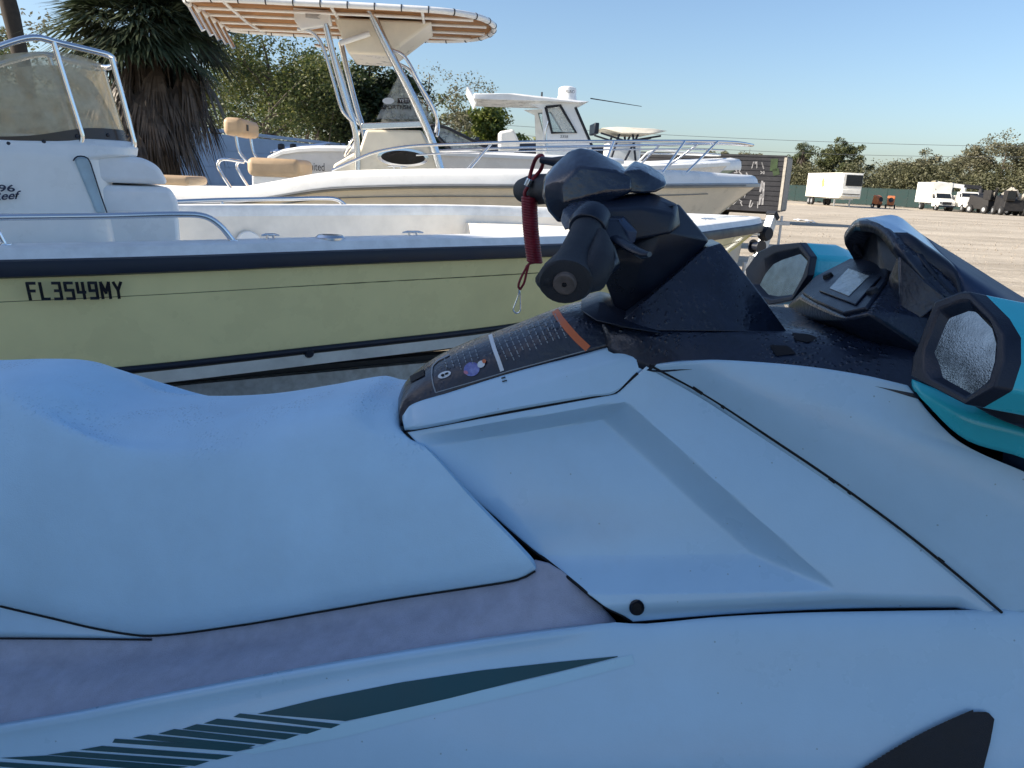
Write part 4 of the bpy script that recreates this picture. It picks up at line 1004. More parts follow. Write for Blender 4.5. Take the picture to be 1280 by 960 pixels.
cleat(B1, 516, 295, -.93, b1, .14); cleat(B1, 510, 269, .95, b1, .18); cleat(B1, 470, 268, 1.0, b1, .06); cleat(B1, 885, 277, -.25, b1, .2)
MB().lathe([(0, .02), (.09, .015), (.10, 0)], Vector((1.55, .80, 1.02)), (0, -1, .1), 20).build('inspection_plate', boat_white, b1, 40)
# outboard engine on the transom
mb = MB(); mb.hull([Vector((x, y, z)) for x, y, z in ((-1.35, .2, 1.15), (-1.35, -.2, 1.15), (-1.95, .2, 1.15), (-1.95, -.2, 1.15), (-1.4, .17, 1.55), (-1.4, -.17, 1.55), (-1.85, .15, 1.6), (-1.85, -.15, 1.6))]); mb.build('outboard_cowl', boat_white, b1, 40, bevel=.05, segs=4)
MB().bar((-1.55, 0, 1.16), (-1.6, 0, .35), .2, .14).build('outboard_leg', boat_white, b1, 30, bevel=.02)
t1 = trailer('boat_trailer', 'galvanised trailer with winch post under the yellow bay boat', B1, -1.3, 5.6, 1.0, .34, 2, (-.85,), tongue=2.2, zf=.26)
wp = [B1.P(978, 272, 0), B1.P(950, 345, 0)]
MB().bar(Vector((6.30, .14, .26)), Vector((6.66, .14, 1.34)), .10, .075, (1, 0, 0)).build('winch_post', galv, t1, 30, bevel=.008)
MB().bar(Vector((6.64, .14, 1.33)), Vector((6.675, .14, 1.36)), .12, .09, (1, 0, 0)).build('post_cap', blk_rub, t1, 30, bevel=.006)
MB().bar(Vector((6.30, .14, .26)), Vector((5.5, .14, .26)), .07, .07).build('post_brace', galv, t1, 30)
MB().bar(Vector((6.55, .14, 1.02)), Vector((7.2, .14, .26)), .05, .05).build('post_brace', galv, t1, 30)
MB().bar(Vector((6.28, .0, .95)), Vector((6.1, .0, .26)), .05, .05).build('post_brace', galv, t1, 30)
MB().lathe([(0, -.05), (.06, -.05), (.075, -.02), (.06, 0), (.075, .02), (.06, .05), (0, .05)], (6.44, .02, 1.17), (0, 1, 0), 18).build('bow_roller', blk_rub, t1, 40)
MB().bar((6.44, .02, 1.17), (6.60, .12, 1.17), .03, .03).build('roller_arm', galv, t1, 30)
MB().lathe([(0, -.06), (.07, -.06), (.07, -.05), (.04, -.05), (.04, .05), (.07, .05), (.07, .06), (0, .06)], (6.48, .14, 1.03), (0, 1, 0), 18).build('winch_drum', blk_pl, t1, 40)

# ---- cream boat with the T-top
B2 = Frame(-1.959, 9.745, 5)
b2 = thing('centre_console_boat', 'cream centre console boat with tan canvas T-top and bow rail', 'boat', B2)
st2 = [(-3.2, 1.2, 1.14), (-2.2, 1.24, 1.16), (-1.3, 1.25, 1.20), (-.75, 1.25, 1.30), (-.3, 1.25, 1.39), (.21, 1.25, 1.44), (1.06, 1.25, 1.49), (2.2, 1.20, 1.535), (3.53, .84, 1.59), (4.3, .50, 1.625), (4.81, .2, 1.645), (5.0, .0, 1.65)]
ch2 = [(-3.2, 1.08, .62), (-1.0, 1.10, .64), (.6, 1.08, .66), (2.0, .95, .70), (3.1, .62, .78), (3.8, .30, .90), (4.25, .0, 1.02)]
kl2 = [(-3.2, 0, .42), (0, 0, .42), (2.0, 0, .46), (3.2, 0, .60), (3.9, 0, .84), (4.25, 0, 1.01)]
s2, h2, bb2 = hull_sides(st2, ch2, kl2, 40, 'hull', cream, b2, 'hull_bottom', cream)
path2 = sheer_path(st2, 46)
sweep(path2, [(-.012, -.03), (-.04, -.02), (-.04, .015), (.0, .025)], 'rub_rail', mat('grey_rub_rail', (.30, .32, .34), .4, metal=.3), b2)
MB().tube([q + Vector((0, -.045, -.004)) for q in path2[:44]], .012, 6).build('rub_insert', mat('grey_insert', (.16, .17, .18), .5), b2, 60)
hgt = [.16 + .02 * sstep(-1.4, 0.2, q.x) - .06 * sstep(3.5, 5.0, q.x) for q in path2]
rows = []
nr = []
for i in range(len(path2)):
    d = path2[min(i + 1, len(path2) - 1)] - path2[max(i - 1, 0)]; d.z = 0; d.normalize(); nr.append(Vector((-d.y, d.x, 0)))
for a, h in ((-.005, .02 / .18), (.012, .55), (.05, .88), (.10, 1.0), (.26, .98), (.30, .80), (.31, .2), (.32, -1.2), (.34, -2.6)):
    r = []
    for p, n_, hh in zip(path2, nr, hgt):
        q = p + n_ * a + Vector((0, 0, hh * h))
        if abs(p.y) > 1e-4 and q.y * p.y < 0: q.y = 0
        r.append(q)
    rows.append(r)
MB().grid(rows).build('gunwale', boat_white, b2, 50)
deck_fill(path2, .3, .98, 'deck', dull_white, b2)
fd = [q for q in path2[:46] if q.x > 1.6]
MB().grid([[Vector((q.x, min(q.y + .28, -.001), q.z + .02)), Vector((q.x, max(-q.y - .28, .001), q.z + .02))] for q in fd]).build('bow_deck', boat_white, b2, 40, face_to=(0, 0, 9), recalc=False)
sl = [s2[0][0][i].lerp(s2[0][2][i], .14) + Vector((0, -.006, 0)) for i in range(3, 36)]
MB().tube(sl, .006, 6).build('styling_line', mat('grey_line', (.2, .21, .22), .5), b2, 60)
# bow rail
rs = [B2.P(415, 213, -1.08), B2.P(440, 202, -1.08), B2.P(470, 190, -1.07), B2.P(510, 183, -1.05), B2.P(560, 180.5, -1.02), B2.P(660, 177.5, -.95), B2.P(780, 176.5, -.78), B2.P(870, 176.5, -.5), B2.P(920, 178, -.22), B2.P(941, 181.5, -.05)]
rp_ = [q for q in rs] + [Vector((q.x, -q.y, q.z)) for q in rs[::-1]]
pipe('bow_rail', rp_, .017, b2, n=120)
ms = [B2.P(520, 194, -1.03), B2.P(560, 191.5, -1.01), B2.P(660, 189, -.94), B2.P(780, 187, -.77), B2.P(860, 186.5, -.52), B2.P(905, 188, -.28)]
pipe('mid_rail', ms, .009, b2, n=50)
for (a, b_, y0, y1) in (((614, 180), (588, 211), -.98, -1.05), ((767, 177), (753, 214), -.82, -.95), ((856, 177), (828, 216), -.58, -.78), ((897, 177), (857, 217), -.38, -.65)):
    p = B2.P(*a, y0); q = B2.P(*b_, y1)
    pipe('rail_stanchion', [p, q], .014, b2, smoothc=False)
    p2 = Vector((p.x, -p.y, p.z)); q2 = Vector((q.x, -q.y, q.z)); pipe('rail_stanchion', [p2, q2], .014, b2, smoothc=False)
# console with oval window
hc = .43
side = [B2.P(452, 164, -hc), B2.P(468, 160, -hc), B2.P(527, 160, -hc), B2.P(540, 175, -hc), B2.P(551, 208, -hc)]
zb = .98
prof = [Vector((-.30, 0, zb)), Vector((-.28, 0, 1.66)), Vector((.02, 0, 1.84)), Vector((.10, 0, 2.07)), Vector((.74, 0, 2.09)), Vector((.95, 0, 1.70)), Vector((1.02, 0, zb))]
MB().prism([Vector((p.x, -hc, p.z)) for p in prof], (0, 2 * hc, 0)).build('console', cream, b2, 35, bevel=.03, segs=3)
def ring(c, rx, rz, y, n=36): return [Vector((c.x + rx * math.cos(2 * math.pi * i / n), y, c.z + rz * math.sin(2 * math.pi * i / n))) for i in range(n)]
oc = B2.P(504, 197, -hc)
MB().loft([ring(oc, .30, .105, -hc - .0), ring(oc, .30, .105, -hc - .02), ring(oc, .255, .078, -hc - .022), ring(oc, .25, .075, -hc - .002)], caps=False).build('window_frame', steel, b2, 40)
MB().add(ring(oc, .26, .08, -hc - .006), [tuple(range(36))]).build('oval_window', mat('dark_window', (.012, .01, .012), .08), b2, 0, face_to=(0, -9, 0), recalc=False)
# console screen with its prints
sc = [B2.P(497, 96, -.02), B2.P(503, 92, -.02), B2.P(541, 149, -.30), B2.P(470, 149, -.30)]
for s_ in (1, -1):
    MB().add([Vector((q.x, q.y * s_, q.z)) for q in sc], [(0, 1, 2, 3)]).build('console_screen', clear, b2, 0)
MB().add([Vector((sc[1].x, 0, sc[1].z)), Vector((sc[2].x + .02, -.30, sc[2].z)), Vector((sc[2].x + .02, .30, sc[2].z))], [(0, 1, 2)]).build('console_screen', clear, b2, 0)
scn = (sc[3] - sc[0]).cross(sc[2] - sc[0]).normalized(); scn = scn if scn.y < 0 else -scn
def on_sc(px, py, lift=.006): return B2.N(px, py, sc[0], scn) + scn * lift
ux = (on_sc(530, 142) - on_sc(480, 142)).normalized(); uyv = scn.cross(ux); uyv = uyv if uyv.z > 0 else -uyv
pb = [on_sc(497, 123), on_sc(512, 123), on_sc(512, 129.5), on_sc(497, 129.5)]
MB().add(pb, [(0, 1, 2, 3)]).build('brand_sticker', dark_txt, b2, 0)
text_on('brand_print', 'YETI', decw, b2, on_sc(499, 128.5, .009), ux, uyv, .045, (on_sc(510.5, 128) - on_sc(499, 128)).length, lift=.002)
text_on('model_print', 'SPORTFISH', dark_txt, b2, on_sc(477, 137, .008), ux, uyv, .055, (on_sc(513.5, 137) - on_sc(477, 137)).length, lift=.002, bold=.02)
text_on('small_print', 'Central FL', deco, b2, on_sc(480, 141.5, .008), ux, uyv, .028, (on_sc(498, 141) - on_sc(480, 141)).length, lift=.002)
ovl = []
for i in range(20):
    t = 2 * math.pi * i / 20; ovl.append(on_sc(485.5 + 7.5 * math.cos(t), 126.5 + 4 * math.sin(t), .007))
MB().add(ovl, [tuple(range(20))]).build('oval_sticker', decw, b2, 0)
# T-top: rail round the edge, canvas, legs, electronics box, rod holders
tz = 3.27
def tt(x, y, dz=0): return Vector((x, y, tz + dz + .04 * (x) * .3))
half = [(-1.75, .60), (-1.70, .85), (-1.45, .95), (-.6, .98), (.4, .98), (1.0, .92), (1.35, .70), (1.52, .35), (1.56, .0)]
tout = [tt(x, -y) for x, y in half] + [tt(x, y) for x, y in half[::-1][1:]]
tp = cr(tout, 90)
MB().tube(tp + [tp[0]], .032, 10).build('t_top_rail', boat_white, b2, 60)
for i in range(0, 90, 3):
    q = tp[i]; d = (tp[min(i + 1, 89)] - tp[max(i - 1, 0)]).normalized()
    MB().tube([q - d * .006, q + d * .006], .037, 10).build('lacing', blk_rub, b2, 60)
n = 45; rows = []
for i in range(n):
    a, b_ = tp[i], tp[89 - i]
    rows.append([a.lerp(b_, k / 8) + Vector((0, 0, .05 * math.sin(math.pi * k / 8))) for k in range(9)])
MB().grid(rows).build('t_top_canvas', tan_canvas, b2, 50, solid=.006)
for yy in (-.62, -.25, .2, .6):
    xe = 1.30 if abs(yy) > .5 else 1.46
    MB().tube([tt(-1.65, yy, -.03), tt(0, yy, -.02), tt(xe, yy, -.02)], .018, 8).build('canvas_bow', boat_white, b2, 60)
for xx in (-1.3, -.2, .75): MB().tube([tt(xx, -.93, -.02), tt(xx, 0, -.05), tt(xx, .93, -.02)], .018, 8).build('canvas_bow', boat_white, b2, 60)
def both_sides(name, pts, r, m=None, flat=1.0):
    for s_ in (1, -1):
        p = cr([Vector((q.x, q.y * s_, q.z)) for q in pts], 30)
        MB().tube(p, r, 12, flat=flat).build(name, m or alu, b2, 60)
both_sides('front_leg', [B2.P(461, 8, -.60), B2.P(478, 46, -.58), B2.P(515, 120, -.53), B2.P(538, 172, -.49), B2.P(551, 214, -.48)], .045)
both_sides('rear_leg', [B2.P(407, 30, -.60), B2.P(418, 76, -.57), B2.P(433, 130, -.53), B2.P(443, 160, -.50), B2.P(446.5, 185, -.48), B2.P(447, 214, -.48)], .036)
both_sides('leg_brace', [B2.P(372, 36, -.55), B2.P(392, 42, -.56), B2.P(404, 60, -.55), B2.P(418, 105, -.55), B2.P(428, 138, -.55), B2.P(441, 153, -.53)], .02)
both_sides('grab_handle', [B2.P(490, 62, -.56), B2.P(505, 70, -.60), B2.P(525, 105, -.60), B2.P(544, 140, -.56), B2.P(546, 155, -.54), B2.P(544, 165, -.50)], .018, steel)
MB().bar(B2.P(452, 158, -.46), B2.P(533, 155, -.46), .03, .07).build('console_rail', alu, b2, 40, bevel=.01)
MB().tube([B2.P(425, 54, -.5), B2.P(462, 42, -.5)], .03, 10).build('cross_tube', boat_white, b2, 60)
bxp = [B2.P(366, 9, -.62), B2.P(411, 13, -.62), B2.P(414, 30, -.62), B2.P(376, 37, -.62), B2.P(368, 26, -.62)]
MB().prism(bxp, (0, .12, 0)).build('radio_box', boat_white, b2, 30, bevel=.012, segs=3)
MB().prism([B2.P(382, 17, -.625), B2.P(401, 18, -.625), B2.P(396, 21, -.625), B2.P(401, 24, -.625), B2.P(382, 22, -.625)], (0, -.006, 0)).build('box_latch', galv, b2, 30)
MB().hull([Vector((x, y, z)) for x, y, z in ((-.25, -.45, 3.24), (-.25, .45, 3.24), (.85, -.45, 3.26), (.85, .45, 3.26), (-.1, -.4, 2.88), (-.1, .4, 2.86), (.35, -.4, 2.88), (.35, .4, 2.86))]).build('electronics_box', cream, b2, 35, bevel=.03, segs=3)
for i, (px, py) in enumerate(((244, -6), (256, 4), (273, 12), (287, 20), (303, 30))):
    y = -.6 + .3 * i; c = Vector((-1.72, y, tz - .02)); a = c + Vector((-.10, 0, .12)); b_ = c + Vector((.10, 0, -.25))
    MB().tube([a, b_], .028, 12).build('rod_holder', steel, b2, 60)
# leaning post with backrest, cushions, wheel
def bolster(name, x0, x1, y0, y1, z0, z1, m=tan, bev=.05):
    return MB().box(((x0 + x1) / 2, (y0 + y1) / 2, (z0 + z1) / 2), (x1 - x0, y1 - y0, z1 - z0)).build(name, m, b2, 40, bevel=bev, segs=4)
bk = bolster('backrest', -1.52, -1.30, -.42, .42, 1.93, 2.13, bev=.06)
MB().box((-1.41 + .115, -.2, 2.03), (.01, .06, .07)).build('backrest_emblem', dark_txt, b2, 30)
bolster('seat_cushion', -1.26, -.66, -.48, .45, 1.49, 1.70, bev=.07)
bolster('seat_base', -1.22, -.70, -.42, .42, .98, 1.50, boat_white, .02)
bolster('stern_cushion', -2.3, -1.75, -1.0, -.3, 1.36, 1.46, bev=.04)
for y in (-.34, .34):
    pipe('backrest_post', [Vector((-1.40, y, 1.95)), Vector((-1.36, y, 1.75)), Vector((-1.24, y, 1.62))], .018, b2, n=14)
    pipe('post_frame', [Vector((-1.30, y * 1.2, 1.64)), Vector((-1.55, y * 1.2, 1.66)), Vector((-1.60, y * 1.2, 1.58)), Vector((-1.30, y * 1.2, 1.1))], .018, b2, n=24)
wc = B2.P(440, 180, -.1); wr = []
for i in range(29):
    t = 2 * math.pi * i / 28; wr.append(Vector((-.10, -.1, 1.92)) + Vector((.10 * math.sin(t) * .9, .17 * math.cos(t), .15 * math.sin(t))))
MB().tube(wr, .012, 8).build('steering_wheel', steel, b2, 60)
MB().hull([Vector(q) for q in ((-.12, .15, 1.74), (.02, .15, 1.74), (.02, .4, 1.74), (-.12, .4, 1.74), (.0, .2, 1.95), (.05, .2, 1.95), (.05, .38, 1.95), (0, .38, 1.95))]).build('instrument_pod', blk_pl, b2, 35, bevel=.015)
# cleats on the gunwale and a hawse plate near the console
cleat(B2, 497, 211, -1.1, b2, .22)
trailer('boat_trailer', 'trailer standing under the cream T-top boat', B2, -3.2, 3.8, 1.22, .56, 2, (-1.6, -.75), zf=.46)

# ---- white hardtop boat beyond
B3 = Frame(0.2, 17.0, 5)
b3 = thing('hardtop_boat', 'white pilothouse boat with hardtop, radar dome and outboard', 'boat', B3)
st3 = [(-1.2, 1.2, 1.80), (0, 1.25, 1.82), (1.5, 1.2, 1.88), (3, .8, 1.98), (4.3, .0, 2.1)]
ch3 = [(-1.2, 1.05, .85), (.5, 1.05, .88), (2.0, .85, .95), (3.0, .4, 1.1), (3.6, 0, 1.3)]
kl3 = [(-1.2, 0, .6), (1, 0, .6), (2.6, 0, .8), (3.6, 0, 1.29)]
hull_sides(st3, ch3, kl3, 24, 'hull', boat_white, b3, 'hull_bottom', boat_white)
p3 = sheer_path(st3, 24)
sweep(p3, [(-.03, -.04), (-.03, .03), (.0, .05), (.2, .07), (.24, 0), (.26, -.5)], 'gunwale', boat_white, b3)
deck_fill(p3, .24, 1.5, 'deck', dull_white, b3)
yc = -.75
def q3(px, py, y=yc): return B3.P(px, py, y)
# wheelhouse side walls with window openings, roof and front
outer = [q3(681, 212), q3(678, 137), q3(663, 130), q3(727, 127), q3(718, 134), q3(742, 190), q3(744, 212)]
win = [q3(682, 134), q3(700, 132), q3(720, 166), q3(690, 166)]
for s_ in (1, -1):
    O = [Vector((q.x, q.y * s_, q.z)) for q in outer]; W = [Vector((q.x, q.y * s_, q.z)) for q in win]
    mb = MB()
    mb.prism([O[0], O[1], W[0], W[3]], (0, .06 * s_, 0)); mb.prism([O[1], O[2], O[3], W[1], W[0]], (0, .06 * s_, 0)); mb.prism([O[3], O[4], O[5], W[2], W[1]], (0, .06 * s_, 0)); mb.prism([O[5], O[6], O[0], W[3], W[2]], (0, .06 * s_, 0))
    mb.build('wheelhouse_side', boat_white, b3, 30)
    MB().tube([w + Vector((0, -.012 * s_, 0)) for w in W] + [W[0] + Vector((0, -.012 * s_, 0))], .03, 6).build('window_frame', blk_rub, b3, 30)
    MB().add([w + Vector((0, .02 * s_, 0)) for w in W], [(0, 1, 2, 3)]).build('window_pane', clear, b3, 0)
a_, b_ = outer[4], outer[5]
MB().add([a_, b_, Vector((b_.x, -b_.y, b_.z)), Vector((a_.x, -a_.y, a_.z))], [(0, 1, 2, 3)]).build('front_screen', clear, b3, 0)
MB().tube([a_ + Vector((.02, 0, 0)), b_ + Vector((.02, 0, 0))], .03, 6).build('screen_pillar', blk_rub, b3, 30)
z3 = q3(663, 124).z
zt = z3 + .04
MB().hull([Vector((x, y, z)) for x, y, z in ((q3(592, 120).x, -.85, zt - .10), (q3(592, 120).x, .85, zt - .10), (q3(592, 120).x, -.85, zt), (q3(592, 120).x, .85, zt), (q3(738, 122).x, -.7, zt - .02), (q3(738, 122).x, .7, zt - .02), (q3(725, 122).x, -.9, zt - .06), (q3(725, 122).x, .9, zt - .06), (q3(640, 122).x, -.9, zt + .04), (q3(640, 122).x, .9, zt + .04))]).build('hardtop', boat_white, b3, 35, bevel=.02)
for i in range(4):
    y = -.6 + .4 * i; x = q3(592, 120).x; MB().tube([Vector((x - .12, y, zt + .14)), Vector((x + .06, y, zt - .16))], .03, 8).build('rod_holder', boat_white, b3, 50)
rc = B3.P(709, 118, -.1)
MB().lathe([(0, .30), (.10, .30), (.175, .27), (.19, .22), (.185, .10), (.20, .08), (.20, 0), (0, 0)], Vector((rc.x, -.1, zt + .01)), (0, 0, 1), 24).build('radar_dome', boat_white, b3, 40)
text_on('dome_print', 'FURUNO', dark_txt, b3, Vector((rc.x - .12, -.31, zt + .16)), (1, 0, 0), (0, 0, 1), .06, .24, lift=.006)
MB().tube([B3.P(738, 123, -.6), B3.P(770, 128, -.6), B3.P(802, 133, -.6)], [.012, .009, .006], 6).build('antenna', dark_txt, b3, 50)
MB().tube([Vector((q3(679, 118).x, -.5, zt)), Vector((q3(679, 118).x, -.5, zt + .13))], .02, 6).build('light_mast', blk_rub, b3, 40)
text_on('hull_print', '2358', dark_txt, b3, q3(700, 172) + Vector((0, -.02, 0)), (1, 0, 0), (0, 0, 1), .05, .16)
eo = [B3.P(623, 165, 0), B3.P(641, 162, 0), B3.P(649, 180, 0), B3.P(648, 189, 0), B3.P(623, 189, 0)]
MB().prism([Vector((q.x, -.25, q.z)) for q in eo], (0, .5, 0)).build('outboard_cowl', boat_white, b3, 40, bevel=.05, segs=3)
MB().bar(Vector((eo[3].x - .2, 0, eo[3].z)), Vector((eo[3].x - .2, 0, .6)), .25, .2).build('outboard_leg', boat_white, b3, 30)
pipe('aft_rail', [q3(686, 150), q3(682, 165), q3(684, 190)], .02, b3, n=12)
for k, (px, w) in enumerate(((640, .35), (665, .5))):
    c = B3.P(px, 196, -.9); MB().box((c.x, -.6, 1.9), (w, .5, .34)).build('stern_locker', cream, b3, 30, bevel=.02)
trailer('boat_trailer', 'trailer standing under the white hardtop boat', B3, -1.2, 3.4, 1.2, .72, 2, (0, .85), zf=.5)

# ---- white bowrider between the two
B4 = Frame(-1.4, 14.0, 4)
b4 = thing('bowrider_boat', 'white runabout with raked windshield parked behind the T-top boat', 'boat', B4)
st4 = [(-2.75, 1.05, 1.72), (-2.4, 1.10, 1.86), (-1.5, 1.15, 1.92), (.5, 1.15, 1.93), (2.0, .8, 1.94), (3.2, 0, 1.96)]
ch4 = [(-2.75, 1.0, .9), (-1.5, 1.0, .9), (.8, .95, .92), (1.8, .5, 1.05), (2.5, 0, 1.2)]
kl4 = [(-2.75, 0, .62), (0, 0, .62), (1.6, 0, .8), (2.5, 0, 1.19)]
hull_sides(st4, ch4, kl4, 24, 'hull', boat_white, b4, 'hull_bottom', boat_white)
p4 = sheer_path(st4, 24)
sweep(p4, [(-.02, -.03), (-.02, .02), (.02, .05), (.22, .07), (.26, 0), (.28, -.5)], 'gunwale', boat_white, b4)
deck_fill(p4, .26, 1.4, 'deck', dull_white, b4)
y4 = -.95
def q4(px, py, y=y4): return B4.P(px, py, y)
wsp = [q4(538, 158), q4(556, 159), q4(573, 167), q4(619, 189.5), q4(566, 190)]
for s_ in (1, -1):
    MB().add([Vector((q.x, q.y * s_, q.z)) for q in wsp], [(0, 1, 2, 3, 4)]).build('side_screen', clear, b4, 0)
    MB().tube(cr([Vector((q.x, q.y * s_, q.z)) for q in (wsp[4], wsp[0], wsp[1], wsp[2], wsp[3])], 30), .025, 8).build('screen_frame', blk_rub, b4, 50)
MB().add([wsp[2], wsp[3], Vector((wsp[3].x, -wsp[3].y, wsp[3].z)), Vector((wsp[2].x, -wsp[2].y, wsp[2].z))], [(0, 1, 2, 3)]).build('front_screen', clear, b4, 0)
MB().tube([wsp[2], Vector((wsp[2].x + .1, 0, wsp[2].z + .02)), Vector((wsp[2].x, -wsp[2].y, wsp[2].z))], .025, 8).build('screen_frame', blk_rub, b4, 50)
text_on('hull_lettering', 'Limited', dark_txt, b4, q4(379, 212.5, -1.14), (1, 0, 0), (0, 0, 1), .12, .34, lift=.02)
for k in range(5):
    a = q4(338 + 3 * k, 190 - k * 1.2, -.8 + .35 * k); b_ = q4(404 + 2 * k, 181 - k * .6, -.8 + .35 * k)
    MB().tube([a, b_], .016, 6).build('folded_tower_tube', steel, b4, 50)
for px in (352, 367): MB().lathe([(0, .05), (.05, .04), (.06, 0), (.05, -.05)], q4(px, 184, -.7), (1, 0, 0), 12).build('tower_clamp', blk_rub, b4, 40)
trailer('boat_trailer', 'trailer standing under the white runabout', B4, -2.7, 2.4, 1.15, .7, 2, (-1.4,), zf=.5)

# ---- small white and green boat with a T-top, farthest of the row
B5 = Frame(4.6, 22.0, 3)
b5 = thing('skiff_boat', 'white and green boat with small cream T-top beyond the bow rail', 'boat', B5)
tp5 = B5.P(926, 202, 0)
tx, tz5 = tp5.x, tp5.z - .16
st5 = [(-4.0, 1.1, tz5 - .26), (-1.5, 1.15, tz5 - .22), (tx - 1.9, 1.1, tz5 - .14), (tx - .7, .55, tz5 - .05), (tx, 0, tz5)]
ch5 = [(-4.0, 1.0, 1.35), (-1.5, 1.0, 1.35), (tx - 2.1, .9, 1.42), (tx - 1.3, .45, 1.55), (tx - .75, 0, 1.7)]
kl5 = [(-4.0, 0, 1.0), (-1.5, 0, 1.0), (tx - 1.5, 0, 1.25), (tx - .75, 0, 1.69)]
hull_sides(st5, ch5, kl5, 24, 'hull', mat('grey_green_hull', (.14, .28, .24), .3, coat=.3), b5, 'hull_bottom', boat_white)
p5 = sheer_path(st5, 24)
sweep(p5, [(-.03, -.06), (-.035, .03), (-.01, .16), (.05, .22), (.3, .25), (.34, .05), (.36, -.4)], 'gunwale', boat_white, b5)
deck_fill(p5, .34, 1.6, 'deck', dull_white, b5)
pipe('bow_rail', [Vector((-1.6, -.9, tz5)), Vector((-1.3, -.9, tz5 + .28)), Vector((tx - 1.8, -.85, tz5 + .30)), Vector((tx - 1.0, -.5, tz5 + .30)), Vector((tx - .6, 0, tz5 + .30)), Vector((tx - 1.0, .5, tz5 + .30)), Vector((tx - 1.8, .85, tz5 + .30)), Vector((-1.3, .9, tz5 + .28))], .025, b5, boat_white, n=50)
c5 = B5.P(833, 214, -1.12)
MB().lathe([(.05, .01), (.09, .01), (.1, 0)], B5.P(879, 212, -.95), (.3, -1, 0), 16).build('hull_emblem', boat_white, b5, 40)
MB().box((-1.9, 0, 2.2), (.9, .8, 1.0)).build('console', boat_white, b5, 30, bevel=.05)
t5 = [B5.P(746, 164, 0), B5.P(760, 172, 0), B5.P(800, 173, 0), B5.P(829, 165, 0), B5.P(815, 163, 0), B5.P(770, 162, 0)]
z5 = B5.P(790, 164, 0).z; xa, xb = B5.P(747, 165, 0).x, B5.P(829, 165, 0).x
MB().hull([Vector((x, y, z)) for x, y, z in ((xa, -.7, z5), (xa, .7, z5), (xa + .5, -.9, z5 - .12), (xa + .5, .9, z5 - .12), (xb - .5, -.9, z5 - .1), (xb - .5, .9, z5 - .1), (xb, -.5, z5 + .02), (xb, .5, z5 + .02), (xa + .4, -.7, z5 + .05), (xb - .4, -.7, z5 + .05), (xa + .4, .7, z5 + .05), (xb - .4, .7, z5 + .05))]).build('t_top', mat('pale_canvas', (.66, .62, .52), .7), b5, 40, bevel=.03)
for s_ in (-1, 1):
    for x0, x1 in ((-2.4, -2.1), (-1.5, -1.75), (-2.1, -1.6)):
        MB().tube([Vector((x0, .5 * s_, 1.7)), Vector((x1, .6 * s_, z5 - .1))], .03, 8).build('t_top_leg', blk_pl, b5, 50)
    MB().tube([Vector((-2.6, .6 * s_, z5 - .12)), Vector((-1.9, .6 * s_, z5 - .3)), Vector((-1.0, .6 * s_, z5 - .12))], .025, 8).build('t_top_brace', blk_pl, b5, 50)
MB().box((xa - .1, 0, z5 + .0), (.12, 1.0, .28)).build('light_bar', blk_pl, b5, 30, bevel=.02)
trailer('boat_trailer', 'trailer standing under the white and green boat', B5, -3.9, 1.6, 1.1, 1.06, 2, (-2.2,), zf=.7)
# ------------------------------------------------------------------ wall, fence, trees
bark = mat('grey_bark', (.085, .07, .055), .9, var=.35, scale=8, bump=.6, bscale=25, stretch=(1, 1, .3))
bark_d = mat('dark_bark', (.035, .028, .022), .95, var=.35, scale=8, bump=.6, bscale=25)
lf_oak = leafmat('olive_leaves', (.022, .04, .012), (.06, .085, .022), (.17, .17, .045), .4)
lf_dark = leafmat('dark_leaves', (.010, .020, .008), (.022, .042, .014), (.06, .085, .025), .25)
lf_pale = leafmat('sparse_grey_leaves', (.08, .085, .05), (.14, .14, .085), (.24, .22, .13), .4)
lf_bright = leafmat('yellow_green_leaves', (.04, .065, .012), (.10, .14, .025), (.24, .25, .05), .45)
lf_brown = leafmat('brown_brush', (.05, .055, .03), (.10, .105, .055), (.17, .165, .085), .35)
lf_far = leafmat('far_olive_leaves', (.035, .05, .02), (.08, .10, .04), (.17, .17, .07), .4)
def leaf_quads(mb, c, r, n, size, rnd, squash=.75):
    for _ in range(n):
        while True:
            p = Vector((rnd.uniform(-1, 1), rnd.uniform(-1, 1), rnd.uniform(-1, 1)))
            if .15 < p.length < 1: break
        q = c + Vector((p.x * r, p.y * r, p.z * r * squash))
        a = Vector((rnd.uniform(-1, 1), rnd.uniform(-1, 1), rnd.uniform(-.7, .7))).normalized(); b = a.orthogonal().normalized()
        b = (b * math.cos(rnd.uniform(0, 6.28)) + a.cross(b) * math.sin(rnd.uniform(0, 6.28))).normalized()
        s = size * rnd.uniform(.6, 1.35); i = len(mb.v)
        mb.v += [q - a * s, q + b * s * .45, q + a * s, q - b * s * .45]; mb.f.append((i, i + 1, i + 2, i + 3))
